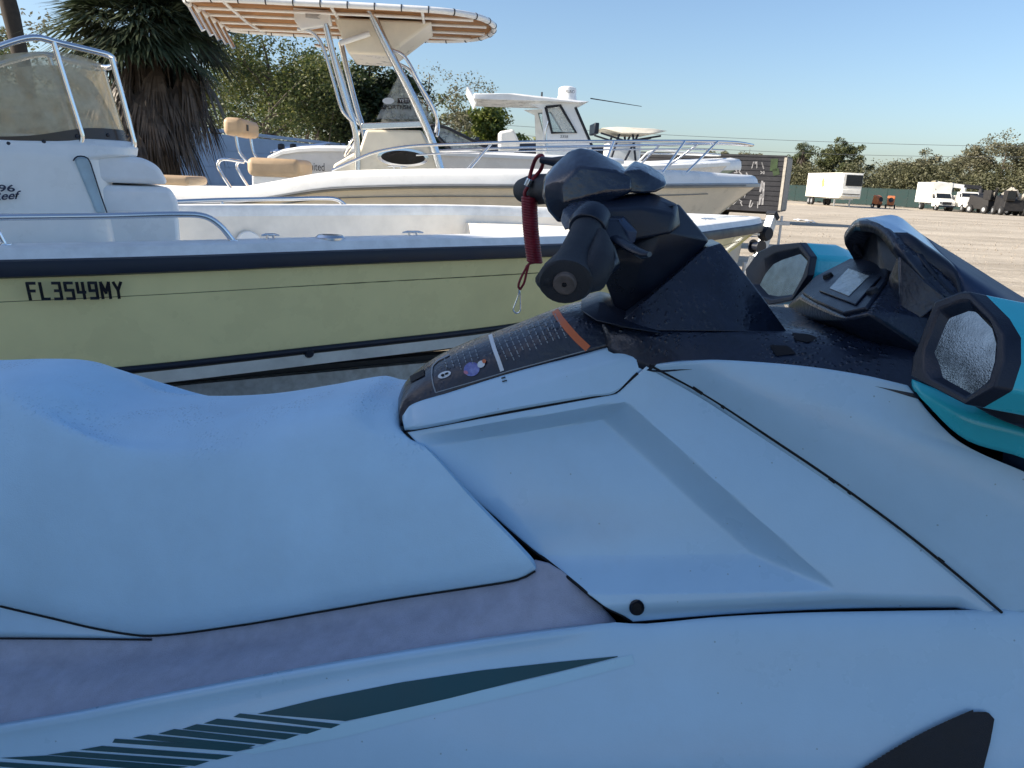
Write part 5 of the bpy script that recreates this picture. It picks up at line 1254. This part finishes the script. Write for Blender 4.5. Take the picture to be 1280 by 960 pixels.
def tree(name, label, base, h, spread, leaf, seed, dens=1.0, lsize=.11, trunk_r=.18, fork=.35, bare=0.0, group=None, bk=None, crown_sq=.8, n_limb=7):
    rnd = random.Random(seed); t = thing(name, label, 'tree', loc=base, group=group)
    tr = MB(); tips = []
    top = Vector((rnd.uniform(-.1, .1) * h, rnd.uniform(-.1, .1) * h, h * .86)); f0 = Vector((top.x * fork * .7, top.y * fork * .7, h * fork))
    main = cr([Vector((0, 0, -.1)), f0, top * .7 + Vector((rnd.uniform(-.3, .3), rnd.uniform(-.3, .3), h * .05)), top], 9)
    tr.tube(main, [trunk_r * (1 - .85 * i / 8) for i in range(9)], 8)
    for k in range(n_limb):
        u = fork + (1 - fork) * .75 * k / n_limb; i = min(int(u * 8), 7); st_ = main[i].lerp(main[i + 1], u * 8 - i)
        a = k * 2.4 + rnd.uniform(-.4, .4); L = spread * rnd.uniform(.65, 1.0) * (1 - .45 * k / n_limb)
        e = st_ + Vector((math.cos(a) * L, math.sin(a) * L, L * rnd.uniform(.25, .75)))
        m_ = st_.lerp(e, .5) + Vector((0, 0, L * .08)) + Vector((rnd.uniform(-.1, .1), rnd.uniform(-.1, .1), 0)) * L
        limb = cr([st_, m_, e], 6); r0 = trunk_r * .45 * (1 - .5 * k / n_limb)
        tr.tube(limb, [r0 * (1 - .8 * j / 5) for j in range(6)], 6); tips += [(limb[3], .7), (e, 1.0)]
        for q in range(4):
            b = limb[2 + q % 4]; a2 = a + rnd.uniform(-1.3, 1.3); L2 = L * rnd.uniform(.3, .55)
            e2 = b + Vector((math.cos(a2) * L2, math.sin(a2) * L2, L2 * rnd.uniform(-.1, .9)))
            tr.tube([b, b.lerp(e2, .5) + Vector((0, 0, .05 * L2)), e2], [r0 * .4, r0 * .25, r0 * .1], 5); tips.append((e2, .85))
    tips.append((top, 1.0))
    tr.build('trunk', bk or bark, t, 60)
    cm = MB()
    for p, w in tips:
        if rnd.random() < bare: continue
        r = spread * .30 * w * rnd.uniform(.75, 1.25)
        leaf_quads(cm, p, r, int(95 * dens * w), lsize, rnd, crown_sq)
        for _ in range(2):
            leaf_quads(cm, p + Vector((rnd.uniform(-1, 1), rnd.uniform(-1, 1), rnd.uniform(-.5, .5))) * r, r * .5, int(34 * dens), lsize, rnd, crown_sq)
    cm.build('crown', leaf, t, 0, recalc=False)
    return t
def gpt(px, Y): p = depth_at(px, 300, Y); return Vector((p.x, Y, 0))
# painted block wall: courses of block with a coping
wall_m = mat('blue_grey_paint', (.30, .40, .55), .75, var=.07, scale=3, bump=.15, bscale=60)
WA, WB = Vector((-9.9, 9.5, 0)), Vector((-4.2, 32.0, 0)); wd = (WB - WA).normalized(); wlen = (WB - WA).length
wl_ = thing('block_wall', 'pale blue painted block wall behind the boats', 'wall', loc=WA, rz=math.atan2(wd.y, wd.x))
wh = 2.36
MB().box((wlen / 2, 0, wh / 2 - .1), (wlen, .16, wh + .2 - .2)).build('core', wall_m, wl_, 30)
npan = 9
for k in range(npan):
    a = wlen * k / npan
    for j in range(6):
        MB().box((a + wlen / npan / 2, -.085, .2 + j * .385), (wlen / npan - .012, .02, .373)).build('block_course', wall_m, wl_, 30, bevel=.003, segs=1)
MB().box((wlen / 2, 0, wh + .03), (wlen, .26, .07)).build('coping', wall_m, wl_, 30, bevel=.01)
# trees on the left
tree('oak_tree', 'leafy oak whose dark fork shows right of the palm', gpt(338, 26), 6.4, 3.0, lf_oak, 11, 2.4, .058, .17, .30, n_limb=10)
tree('oak_tree', 'oak with reaching limbs behind the tan backrest', gpt(268, 31), 6.0, 2.9, lf_oak, 23, 2.1, .062, .16, .3)
tree('oak_tree', 'oak with bent dark trunk seen beside the T-top legs', gpt(412, 30), 6.6, 2.8, lf_oak, 31, 2.0, .062, .2, .38, bk=bark_d)
tree('evergreen_tree', 'dense dark tree behind the console screen of the T-top boat', gpt(470, 29), 6.0, 2.1, lf_dark, 41, 3.0, .085, .2, .3, bk=bark_d, n_limb=9)
tree('sparse_tree', 'nearly bare tree with fine twigs right of the T-top', gpt(528, 34), 6.6, 2.7, lf_pale, 53, .8, .06, .12, .3, bare=.1, n_limb=10)
tree('bushy_tree', 'yellow green bushy tree under the white hardtop', gpt(612, 31), 4.6, 1.9, lf_bright, 61, 1.7, .10, .12, .25, n_limb=8)
tree('bushy_tree', 'grey green bushy tree between T-top and hardtop', gpt(572, 37), 5.6, 2.0, lf_oak, 67, 1.2, .09, .12, .25)
tree('small_tree', 'small dark shrub tree right of the white outboard', gpt(664, 37), 3.4, .9, lf_oak, 71, 1.2, .10, .06, .2)
tree('oak_tree', 'leafy tree behind the boat windscreen, bright sky through it', gpt(6, 24), 5.6, 2.6, lf_oak, 83, 1.2, .06, .2, .4, bare=.2)
tree('oak_tree', 'thin leaved tree left of the palm behind the windscreen', gpt(-40, 33), 9.5, 3.4, lf_pale, 89, .8, .1, .2, .5, bare=.15)
tree('oak_tree', 'low oak just left of the palm trunks above the wall', gpt(130, 30), 5.0, 2.6, lf_oak, 97, 1.8, .062, .16, .3)
tree('oak_tree', 'oak far behind the block wall between palm and T-top', gpt(380, 46), 8.0, 3.9, lf_pale, 103, 2.2, .08, .2, .3)
tree('oak_tree', 'far oak at the end of the block wall', gpt(462, 47), 8.2, 3.8, lf_oak, 107, 2.3, .08, .2, .3)
# cabbage palm with its skirt of dead fans
def fan(mb, base, d, L, rnd, droop, blades=20, spread=1.25, width=.028, pet=.45):
    d = d.normalized(); side = d.cross(Vector((0, 0, 1)))
    if side.length < .05: side = Vector((1, 0, 0))
    side.normalize(); nrm = side.cross(d)
    hub = base + d * (L * pet) + Vector((0, 0, -droop * L * pet * .3))
    i = len(mb.v); w = .018
    mb.v += [base - side * w, base + side * w, hub + side * w * .6, hub - side * w * .6]; mb.f.append((i, i + 1, i + 2, i + 3))
    for k in range(blades):
        a = (k / (blades - 1) - .5) * 2 * spread; bl = L * (1 - pet) * (1 - .25 * abs(a) / spread) * rnd.uniform(.85, 1.15)
        v = d * math.cos(a) + side * math.sin(a) + nrm * rnd.uniform(-.12, .12)
        m_ = hub + v * bl * .55 + Vector((0, 0, -droop * bl * .15)); e = hub + v * bl + Vector((0, 0, -droop * bl * .55))
        s2_ = v.cross(nrm).normalized() * width; i = len(mb.v)
        mb.v += [hub, m_ - s2_, e, m_ + s2_]; mb.f.append((i, i + 1, i + 2, i + 3))
palm_g = leafmat('palm_fronds', (.018, .032, .016), (.042, .062, .03), (.10, .12, .065), .25)
palm_d = leafmat('dead_palm_skirt', (.035, .027, .022), (.075, .058, .045), (.13, .10, .075), .15)
def palm(label, base, h, L, seed, green=46, dead=60, skirt=1.7, tr=.15, lean=(0, 0), group=None, blades=20):
    rnd = random.Random(seed); t = thing('palm_tree', label, 'palm', loc=base, group=group)
    top = Vector((lean[0], lean[1], h))
    tk = MB(); pts = [Vector((lean[0] * (i / 16) ** 2, lean[1] * (i / 16) ** 2, h * i / 16 - .05)) for i in range(17)]
    tk.tube(pts, [tr * (1.12 if i % 2 else 1.0) for i in range(17)], 10); tk.build('trunk', bark_d, t, 60)
    g_ = MB()
    for k in range(green):
        a = k * 2.399; el = R(rnd.uniform(-25, 80)); d = Vector((math.cos(a) * math.cos(el), math.sin(a) * math.cos(el), math.sin(el)))
        fan(g_, top, d, L * rnd.uniform(.8, 1.1), rnd, .7, blades)
    g_.build('crown', palm_g, t, 0, recalc=False)
    if dead:
        s_ = MB()
        for k in range(dead):
            a = k * 2.399; z0 = h - skirt * .55 * (k / dead); b_ = Vector((lean[0] + math.cos(a) * tr, lean[1] + math.sin(a) * tr, z0))
            el = R(rnd.uniform(-80, -45)); d = Vector((math.cos(a) * math.cos(el), math.sin(a) * math.cos(el), math.sin(el)))
            fan(s_, b_, d, L * rnd.uniform(.65, 1.0), rnd, 1.3, 14, .6, .02, .5)
        s_.build('dead_skirt', palm_d, t, 0, recalc=False)
    return t
palm('cabbage palm with shaggy brown skirt of dead fronds over the wall', gpt(190, 14), 3.75, 1.7, 5, 110, 80, 1.3, .14)
palm('slim palm trunk close beside the shaggy palm', gpt(213, 14.4), 4.15, 1.6, 6, 80, 50, 1.0, .17, (.1, 0))
pp = gpt(62, 19)
palm('tall bare palm trunk rising behind the boat windscreen', pp, 8.5, 1.6, 9, 30, 10, .8, .17, (-1.0, 0))

# dark container behind the runabout
ct = mat('dark_blue_container', (.02, .028, .05), .5, var=.2)
cn = thing('shipping_container', 'dark blue container standing behind the white outboard', 'container', loc=(.9, 27.5, 0), rz=R(3))
MB().box((0, 0, 1.44), (5.0, 2.4, 2.6)).build('shell', ct, cn, 30)
for k in range(33): MB().box((-2.42 + k * .15, -1.22, 1.44), (.07, .035, 2.4)).build('side_rib', ct, cn, 30)
for x in (-2.45, 2.45):
    for y in (-1.15, 1.15): MB().box((x, y, 1.42), (.12, .12, 2.84)).build('corner_post', ct, cn, 30)

# ------------------------------------------------------------------ far side of the lot
fence_m = mat('green_fence_screen', (.012, .032, .032), .85, var=.2, scale=1.5)
FA, FB = Vector((28, 150, 0)), Vector((78, 80, 0)); fd_ = (FB - FA).normalized(); flen = (FB - FA).length
fn = thing('screen_fence', 'dark green screened fence along the far side of the lot', 'fence', loc=FA, rz=math.atan2(fd_.y, fd_.x))
nseg = 28
for k in range(nseg):
    MB().box((flen * (k + .5) / nseg, -.03, 1.28), (flen / nseg - .08, .03, 2.35)).build('fence_panel', fence_m, fn, 30)
for k in range(nseg + 1): MB().tube([(flen * k / nseg, 0, -.05), (flen * k / nseg, 0, 2.6)], .04, 8).build('post', fence_m, fn, 50)
MB().tube([(0, 0, 2.5), (flen, 0, 2.5)], .025, 6).build('top_rail', fence_m, fn, 50)
rnd = random.Random(77)
def behind(t, off): return FA.lerp(FB, t) + Vector((fd_.y, -fd_.x, 0)) * -off
br = MB()
for k in range(560):
    p = behind(rnd.uniform(.02, 1.0), rnd.uniform(1.5, 9)); hh = rnd.uniform(3.2, 8.6)
    leaf_quads(br, p + Vector((0, 0, hh * .6)), rnd.uniform(1.3, 2.4), 120, .2, rnd, .9)
tag(br.build('brush', lf_brown, None, 0, recalc=False), 'brown green scrub massed behind the far fence', 'brush', kind='stuff')
names = ['grey rounded tree beyond the fence, {}', 'green leafy tree beyond the fence, {}', 'bare twiggy tree beyond the fence, {}']
spots = [(.05, 7, 8.0, 3.0, 0, 'hidden in part by the graffiti trailer'), (.16, 6, 8.6, 3.0, 0, 'right beside the graffiti trailer'), (.24, 9, 9.0, 2.6, 1, 'left of the tall palm'), (.36, 7, 9.6, 3.6, 1, 'over the white reefer trailer'), (.44, 10, 7.4, 2.8, 2, 'over the orange machines'),
         (.52, 6, 8.0, 3.2, 2, 'in the middle of the gap before the box truck'), (.58, 9, 8.4, 3.2, 0, 'just left of the box truck'), (.64, 6, 10.0, 4.0, 2, 'tallest, over the box truck'), (.70, 8, 10.2, 4.0, 0, 'broad, over the bucket truck'), (.75, 7, 8.4, 3.2, 1, 'darker, over the scrap trucks'), (.80, 5, 9.4, 3.4, 2, 'behind the scrap trucks'), (.85, 7, 7.6, 3.0, 1, 'last of the row at the scrap trucks'), (.92, 6, 9.0, 3.4, 0, 'far end of the fence')]
for i, (t, off, h, sp, kd, where) in enumerate(spots):
    tree('fence_tree', names[kd].format(where), behind(t, off), h * 1.14, sp * 1.1, (lf_pale, lf_far, lf_pale)[kd], 200 + i, (1.6, 1.9, 1.1)[kd], .17, .2, .28, bare=(.1, 0, .25)[kd], group='trees beyond the far fence', n_limb=9)
tree('fence_tree', 'yellow green bush tree behind the scrap trucks', behind(.79, 3), 5.6, 2.6, lf_bright, 240, 2.0, .2, .15, .2, group='trees beyond the far fence')
palm('tall cabbage palm beyond the fence beside the reefer trailer', behind(.285, 5), 8.2, 1.9, 15, 44, 12, 1.2, .2, blades=12)

# ---- vehicles on the lot
truck_w = mat('truck_white', (.78, .77, .72), .45, var=.1, scale=1.5)
glass_d = mat('dark_truck_glass', (.015, .018, .022), .1)
chrome = mat('dull_chrome', (.55, .56, .58), .3, metal=.9)
def wheel(parent, x, y, r, w=.28):
    o = MB().lathe([(.02, -w / 2), (r * .6, -w / 2), (r * .92, -w / 2), (r, -w * .3), (r, w * .3), (r * .92, w / 2), (r * .6, w / 2), (.02, w / 2)], (x, y, r), (1, 0, 0), 20).build('wheel', tyre_m, parent, 40)
    MB().lathe([(.01, w / 2 + .02), (r * .5, w / 2 + .01), (r * .55, 0)], (x, y, r), (1 if x > 0 else -1, 0, 0), 14).build('rim', galv, o, 40)
    return o
# reefer trailer: length along +y, refrigeration unit on the near end
rf = thing('reefer_trailer', 'white refrigerated trailer with black cooling unit grille on its end', 'trailer', loc=(38.5, 93.0, 0))
MB().box((0, 5.5, 2.45), (2.5, 11, 2.9)).build('box_body', mat('stained_white_panel', (.74, .70, .60), .5, col2=(.80, .78, .72), scale=.7), rf, 30, bevel=.04)
for k in range(12): MB().box((-1.262, .5 + k * .92, 2.45), (.02, .05, 2.7)).build('side_rib', truck_w, rf, 30)
MB().box((0, -.12, 2.5), (2.3, .26, 2.6)).build('end_frame', truck_w, rf, 30, bevel=.05)
MB().box((.15, -.27, 3.05), (1.9, .08, 1.25)).build('cooling_grille', glass_d, rf, 30, bevel=.03)
for k in range(7): MB().box((.15, -.315, 2.55 + k * .17), (1.8, .02, .03)).build('grille_bar', blk_pl, rf, 30)
MB().box((0, -.27, 1.75), (2.1, .05, .5)).build('unit_door', truck_w, rf, 30, bevel=.02)
MB().box((0, -.31, 1.5), (2.0, .03, .08)).build('bumper_strip', dark_txt, rf, 30)
MB().prism([Vector((-1.275, 5.0, 2.3)), Vector((-1.275, 5.6, 2.2)), Vector((-1.275, 5.9, 2.9)), Vector((-1.275, 5.4, 3.4)), Vector((-1.275, 5.0, 2.9))], (-.005, 0, 0)).build('faded_emblem', mat('faded_yellow_paint', (.5, .36, .12), .6, var=.3), rf, 0)
mb = MB(); mb.box((0, 5.5, .93), (1.0, 10.6, .16)); mb.build('chassis', galv, rf, 30)
for y in (1.4, 1.8, 8.8, 9.9):
    for s_ in (-1, 1):
        if y < 3:
            if y == 1.4: MB().bar((s_ * .9, 2.0, 1.0), (s_ * .9, 2.0, .0), .14, .14).build('landing_leg', galv, rf, 30)
        else: wheel(rf, s_ * 1.05, y, .5)
# box truck facing the camera
def box_truck(name, label, loc, rz=0):
    t = thing(name, label, 'truck', loc=loc, rz=rz)
    MB().box((0, 4.6, 2.15), (2.35, 5.0, 2.5)).build('cargo_box', truck_w, t, 30, bevel=.04)
    for k in range(6): MB().box((-1.185, 2.6 + k * .8, 2.15), (.02, .04, 2.3)).build('box_rib', truck_w, t, 30)
    cab = [Vector((-.98, y, z)) for y, z in ((2.1, .5), (2.1, 2.1), (1.65, 2.15), (1.05, 1.45), (.1, 1.25), (0, .9), (.0, .5))]
    MB().prism(cab, (1.96, 0, 0)).build('cab', truck_w, t, 35, bevel=.06, segs=3)
    a = Vector((-.82, 1.60, 2.08)); b_ = Vector((-.88, 1.10, 1.52))
    MB().add([a + Vector((0, -.03, .0)), b_ + Vector((0, -.03, 0)), Vector((.88, b_.y - .03, b_.z)), Vector((.82, a.y - .03, a.z))], [(0, 1, 2, 3)]).build('windshield', glass_d, t, 0)
    for s_ in (-1, 1):
        MB().add([Vector((s_ * .995, 1.2, 1.45)), Vector((s_ * .995, 1.66, 2.0)), Vector((s_ * .995, 2.05, 2.0)), Vector((s_ * .995, 2.05, 1.45))], [(0, 1, 2, 3)]).build('side_window', glass_d, t, 0)
        MB().box((s_ * .72, -.03, .98), (.3, .06, .2)).build('headlight', chrome, t, 30, bevel=.02)
        MB().bar((s_ * .95, 1.2, 1.5), (s_ * 1.2, 1.1, 1.6), .03, .03).build('mirror_bracket', blk_pl, t, 30)
        MB().box((s_ * 1.22, 1.1, 1.65), (.12, .06, .4)).build('mirror', blk_pl, t, 30, bevel=.02)
        wheel(t, s_ * .85, .75, .4); wheel(t, s_ * .9, 5.3, .42, .45)
    MB().box((0, -.02, .92), (1.05, .06, .34)).build('grille', dark_txt, t, 30, bevel=.02)
    MB().box((0, -.08, .58), (2.0, .14, .2)).build('bumper', blk_pl, t, 30, bevel=.02)
    MB().box((0, 4.5, .75), (.9, 6.0, .16)).build('chassis', galv, t, 30)
    return t
p = ground_at(1182, 264); box_truck('box_truck', 'white box truck parked by the far fence', (p.x, p.y, 0), R(-6))
def bucket_truck(label, loc, rz, arm, body, group=None):
    t = thing('bucket_truck', label, 'truck', loc=loc, rz=rz, group=group)
    cab = [Vector((-1.05, y, z)) for y, z in ((3.2, .6), (3.2, 2.35), (2.2, 2.4), (1.75, 1.75), (.1, 1.6), (0, 1.2), (0, .6))]
    MB().prism(cab, (2.1, 0, 0)).build('cab', body, t, 35, bevel=.07, segs=3)
    MB().add([Vector((-.9, 2.14, 2.3)), Vector((-.95, 1.72, 1.82)), Vector((.95, 1.72, 1.82)), Vector((.9, 2.14, 2.3))], [(0, 1, 2, 3)]).build('windshield', glass_d, t, 0)
    MB().box((0, -.03, 1.15), (1.0, .06, .55)).build('grille', mat('grey_grille', (.16, .17, .18), .4, metal=.5), t, 30, bevel=.02)
    for s_ in (-1, 1):
        MB().lathe([(0, .03), (.13, .02), (.15, -.03)], (s_ * .78, -.02, 1.12), (0, -1, 0), 14).build('headlight', chrome, t, 40)
        MB().box((s_ * 1.18, 1.7, 1.95), (.16, .08, .45)).build('mirror', blk_pl, t, 30, bevel=.02)
        wheel(t, s_ * .95, 1.0, .48); wheel(t, s_ * .98, 5.6, .48, .5)
    MB().box((0, -.12, .72), (2.3, .22, .3)).build('bumper', body, t, 30, bevel=.03)
    MB().box((0, 5.2, 1.35), (2.3, 3.6, 1.1)).build('utility_bed', body, t, 30, bevel=.04)
    MB().tube([(0, 4.2, 1.8), (0, 4.2, 2.9)], .3, 14).build('turret', body, t, 40)
    MB().bar((0, 4.3, 3.0), arm, .42, .5).build('boom', body, t, 30, bevel=.05)
    MB().bar(Vector(arm) + Vector((0, 0, .3)), Vector(arm) + Vector((.15, -.2, -.9)), .5, .6).build('boom_knuckle', mat('olive_steel', (.2, .18, .12), .6), t, 30, bevel=.04)
    return t
p = ground_at(1217, 266); bucket_truck('white bucket truck with raised boom beside the box truck', (p.x, p.y, 0), R(-8), (-3.4, 4.6, 3.3), truck_w)
p = ground_at(1258, 268); bucket_truck('dark stripped bucket truck with white boom beside the scrap', (p.x, p.y + 3, 0), R(-8), (-3.6, 4.6, 3.2), mat('dark_worn_paint', (.03, .03, .034), .6, var=.4))
# excavator-like scrap machines with folded arms
def machine(label, loc, rz, m, am):
    t = thing('scrap_machine', label, 'machine', loc=loc, rz=rz, group='scrap machines at the lot edge')
    MB().hull([Vector(q) for q in ((-1.1, 0, .5), (1.1, 0, .5), (-1.1, 3, .5), (1.1, 3, .5), (-.9, .3, 1.6), (.9, .3, 1.6), (-1, 3, 2.1), (1, 3, 2.1))]).build('body', m, t, 30, bevel=.05)
    MB().box((-.5, .6, 2.1), (.9, 1.1, 1.1)).build('cab', m, t, 30, bevel=.05)
    MB().box((-.5, .03, 2.15), (.75, .02, .75)).build('window', glass_d, t, 0)
    MB().bar((.5, .8, 1.6), (1.2, -.6, 3.0), .3, .35).build('boom', am, t, 30, bevel=.03); MB().bar((1.2, -.6, 3.0), (1.6, -1.6, 1.6), .25, .28).build('stick', am, t, 30, bevel=.03)
    rr = random.Random(int(loc[0] * 10))
    for k in range(7):
        a = Vector((rr.uniform(-1, 1), rr.uniform(-.6, 2.4), rr.uniform(1.2, 2.2))); b_ = a + Vector((rr.uniform(-1, 1), rr.uniform(-.8, .5), rr.uniform(-.3, 1.0)))
        MB().bar(a, b_, rr.uniform(.1, .25), rr.uniform(.1, .3)).build('scrap_arm', am if k % 2 else m, t, 30)
    for s_ in (-1, 1):
        for y in (.4, 2.5): wheel(t, s_ * 1.1, y, .48, .35)
    return t
sc_m = mat('rusty_dark_steel', (.012, .011, .011), .7, var=.5, scale=3); sc_a = mat('weathered_cream_steel', (.34, .32, .28), .6, var=.3, scale=3)
for px, py, rz, lab in ((1243, 268, 14, 'dark scrap machine with cream folded arm beside the white bucket truck'), (1266, 270, -12, 'dark scrap machine with cream arm at the end of the truck row'), (1292, 271, 10, 'dark scrap machine past the end of the truck row')):
    p = ground_at(px, py); machine(lab, (p.x, p.y, 0), R(rz), sc_m, sc_a)
# two orange towed mixers
org = mat('orange_paint', (.46, .15, .055), .5, var=.2)
def mixer(label, px, py, rz):
    p = ground_at(px, py); t = thing('towed_mixer', label, 'mixer', loc=(p.x, p.y, 0), rz=R(rz), group='orange towed machines'); t.scale = (.8, .8, .8)
    MB().hull([Vector(q) for q in ((-.5, -.5, .55), (.5, -.5, .55), (-.5, .7, .55), (.5, .7, .55), (-.55, -.2, 1.75), (.55, -.2, 1.75), (-.5, .5, 1.95), (.5, .5, 1.95), (-.3, -.55, 1.2), (.3, -.55, 1.2))]).build('drum', org, t, 40, bevel=.08, segs=3)
    MB().lathe([(0, -.03), (.3, -.03), (.36, .05)], (0, -.55, 1.3), (0, -1, .2), 18).build('drum_mouth', dark_txt, t, 40)
    MB().bar((0, -.4, .5), (0, -1.9, .45), .09, .09).build('tow_bar', dark_txt, t, 30)
    MB().box((0, .2, .48), (.9, 1.2, .14)).build('frame', dark_txt, t, 30)
    for s_ in (-1, 1): wheel(t, s_ * .62, .3, .33, .2)
    MB().bar((0, -1.8, .45), (0, -1.8, 0), .06, .06).build('prop', dark_txt, t, 30)
mixer('orange towed mixer nearer the reefer trailer', 1096, 260, 20); mixer('orange towed mixer nearer the box truck', 1112, 261, -25)

# graffiti-covered semi trailer
GF = Frame(13.2, 37.0, -24)
gt = thing('graffiti_trailer', 'dark box trailer covered in pale graffiti behind the boat bow', 'trailer', GF)
dk = mat('dark_trailer_side', (.016, .017, .022), .6, col2=(.035, .036, .042), scale=1.2)
zb_, zt_ = GF.P(972, 265, 0).z, GF.P(985, 195, 0).z
xr = GF.P(980, 230, 0).x; xl = xr - 11
MB().box(((xl + xr) / 2, 1.25, (zb_ + zt_) / 2), (xr - xl, 2.5, zt_ - zb_)).build('box_body', dk, gt, 30, bevel=.03)
for k in range(11):
    zz = zb_ + .15 + k * (zt_ - zb_ - .3) / 10; MB().box(((xl + xr) / 2, -.012, zz), (xr - xl - .12, .03, .19)).build('side_board', dk, gt, 30)
MB().box((xr - .06, -.03, (zb_ + zt_) / 2), (.12, .06, zt_ - zb_ - .02)).build('corner_post', mat('pale_worn_metal', (.45, .42, .36), .5, var=.2), gt, 30)
MB().box((xr + .012, 1.25, (zb_ + zt_) / 2), (.03, 2.3, zt_ - zb_ - .15)).build('end_door', mat('grey_worn_door', (.25, .24, .22), .6, var=.3), gt, 30)
for z in (zb_ + .03, zt_ - .03): MB().box(((xl + xr) / 2, -.035, z), (xr - xl - .01, .05, .09)).build('edge_rail', dk, gt, 30)
gw = mat('chalky_white_paint', (.30, .30, .31), .7, var=.25, scale=6); gg = mat('graffiti_green', (.035, .06, .025), .7, var=.3, scale=3)
def stroke(pts, w, m, nm):
    q = [GF.P(px, py, -.034) for px, py in pts]; mb = MB()
    for a, b_ in zip(q, q[1:]): mb.bar(a, b_, .012, w, (b_ - a).cross(Vector((0, 1, 0))))
    mb.build(nm, m, gt, 0)
rg = random.Random(12)
for gx in range(9):
    for gy in range(5):
        if rg.random() < .22: continue
        x0, y0 = 897 + gx * 6.6 + rg.uniform(-1, 1), 197 + gy * 12.5 + gx * .6 + rg.uniform(-1.5, 1.5)
        pts = [(x0 + rg.choice((0, 2.2, 4.6)), y0 + rg.choice((0, 3.5, 8.5))) for _ in range(rg.choice((3, 4, 5)))]
        pts = [p_ for k_, p_ in enumerate(pts) if k_ == 0 or p_ != pts[k_ - 1]]
        if len(pts) > 1: stroke(pts, rg.uniform(.03, .06), gw, 'graffiti_letter')
for l in ([(953, 226), (950, 240)], [(951, 244), (949, 256)], [(955, 228), (953, 256)]): stroke(l, .09, gw, 'graffiti_block')
stroke([(963, 206), (972, 206)], .55, gg, 'graffiti_patch'); stroke([(966, 216), (974, 214)], .3, gg, 'graffiti_patch')
for s_ in (.3, 2.2):
    for x in (xr - 2.2, xr - 3.3): 
        o = MB().lathe([(.02, -.15), (.3, -.15), (.46, -.15), (.5, -.1), (.5, .1), (.46, .15), (.3, .15), (.02, .15)], (x - 1.0, s_, .5), (0, 1, 0), 20).build('wheel', tyre_m, gt, 40)
    MB().bar((xl + 1.2, s_, .6), (xl + 1.2, s_, 0), .14, .14).build('landing_leg', galv, gt, 30)
MB().box(((xl + xr) / 2, 1.25, zb_ - .07), (xr - xl - .6, 1.0, .16)).build('chassis', sc_m, gt, 30)

# poles and wires
wire_m = mat('wire_grey', (.10, .11, .12), .6); pole_m = mat('grey_pole', (.2, .18, .16), .85, var=.2)
pa = depth_at(540, 150, 72); pb = depth_at(1480, 185, 72)
for nm, q, hh in (('behind the nearly bare tree', pa, pa.z + .5), ('past the scrap trucks', pb, pb.z + .5)):
    t = thing('utility_pole', 'grey utility pole ' + nm, 'pole', loc=(q.x, q.y, 0))
    MB().tube([(0, 0, -.1), (0, 0, hh)], [.16, .12], 10).build('shaft', pole_m, t, 50); MB().box((0, 0, hh - .4), (.12, 1.6, .12)).build('cross_arm', pole_m, t, 30)
for dz, sag, lab in ((0, .5, 'upper power line sagging across the pale sky'), (-.55, .9, 'lower power line sagging across the pale sky')):
    pts = []
    for i in range(41):
        u = i / 40; q = pa.lerp(pb, u); pts.append(q + Vector((0, 0, dz - sag * 4 * u * (1 - u) * 1.2)))
    tag(MB().tube(pts, .018, 5).build('power_line', wire_m, None, 60), lab, 'wire')
# scraps on the sand, and a shallow puddle
rnd = random.Random(5)
def scrap(label, px, py, L, m):
    c = ground_at(px, py); mb = MB(); rows = []
    for i in range(7):
        rows.append([Vector((c.x + (i / 6 - .5) * L, c.y + (j / 4 - .5) * L * .9, .02 + .12 * abs(noise.noise(Vector((i * .7, j * .7, px)))))) for j in range(5)])
    o = MB().grid(rows).build('plastic_scrap', m, None, 40, solid=.01, face_to=(0, 0, 9), recalc=False); tag(o, label, 'debris')
scrap('crumpled white plastic lying right of the winch post', 1004, 276, .9, boat_white)
scrap('smaller crumpled white plastic beside the larger one', 1014, 279, .5, boat_white)
for k in range(14):
    c = behind(rnd.uniform(.12, .55), -rnd.uniform(.8, 2.2)); r = rnd.uniform(.15, .4)
    q = [c + Vector((rnd.uniform(-1, 1) * r, rnd.uniform(-1, 1) * r, rnd.uniform(0, .7) * r)) for _ in range(9)]
    tag(MB().hull(q).build('rubble', sc_a if k % 3 else sc_m, None, 30), 'lump of rubble lying along the foot of the green fence', 'rubble', 'rubble at the fence foot')
gv = MB(); rnd = random.Random(8)
for k in range(2600):
    px, py = rnd.uniform(900, 1500), 262 + 130 * rnd.random() ** 1.6
    c = ground_at(px, py + (px - 900) * .045)
    if c.y > 85 or c.y < 8: continue
    r = rnd.uniform(.012, .04) * (1 + c.y * .012); i = len(gv.v); a = rnd.uniform(0, 6.28)
    gv.v += [c + Vector((r * math.cos(a + t), r * math.sin(a + t), -.005)) for t in (0, 1.6, 3.1, 4.7)] + [c + Vector((r * .2, 0, r * .8))]
    gv.f += [(i, i + 1, i + 4), (i + 1, i + 2, i + 4), (i + 2, i + 3, i + 4), (i + 3, i, i + 4)]
tag(gv.build('gravel', mat('gravel_stone', (.30, .26, .21), .9, var=.4, scale=3), None, 0), 'loose gravel scattered over the sandy lot', 'gravel', kind='stuff')
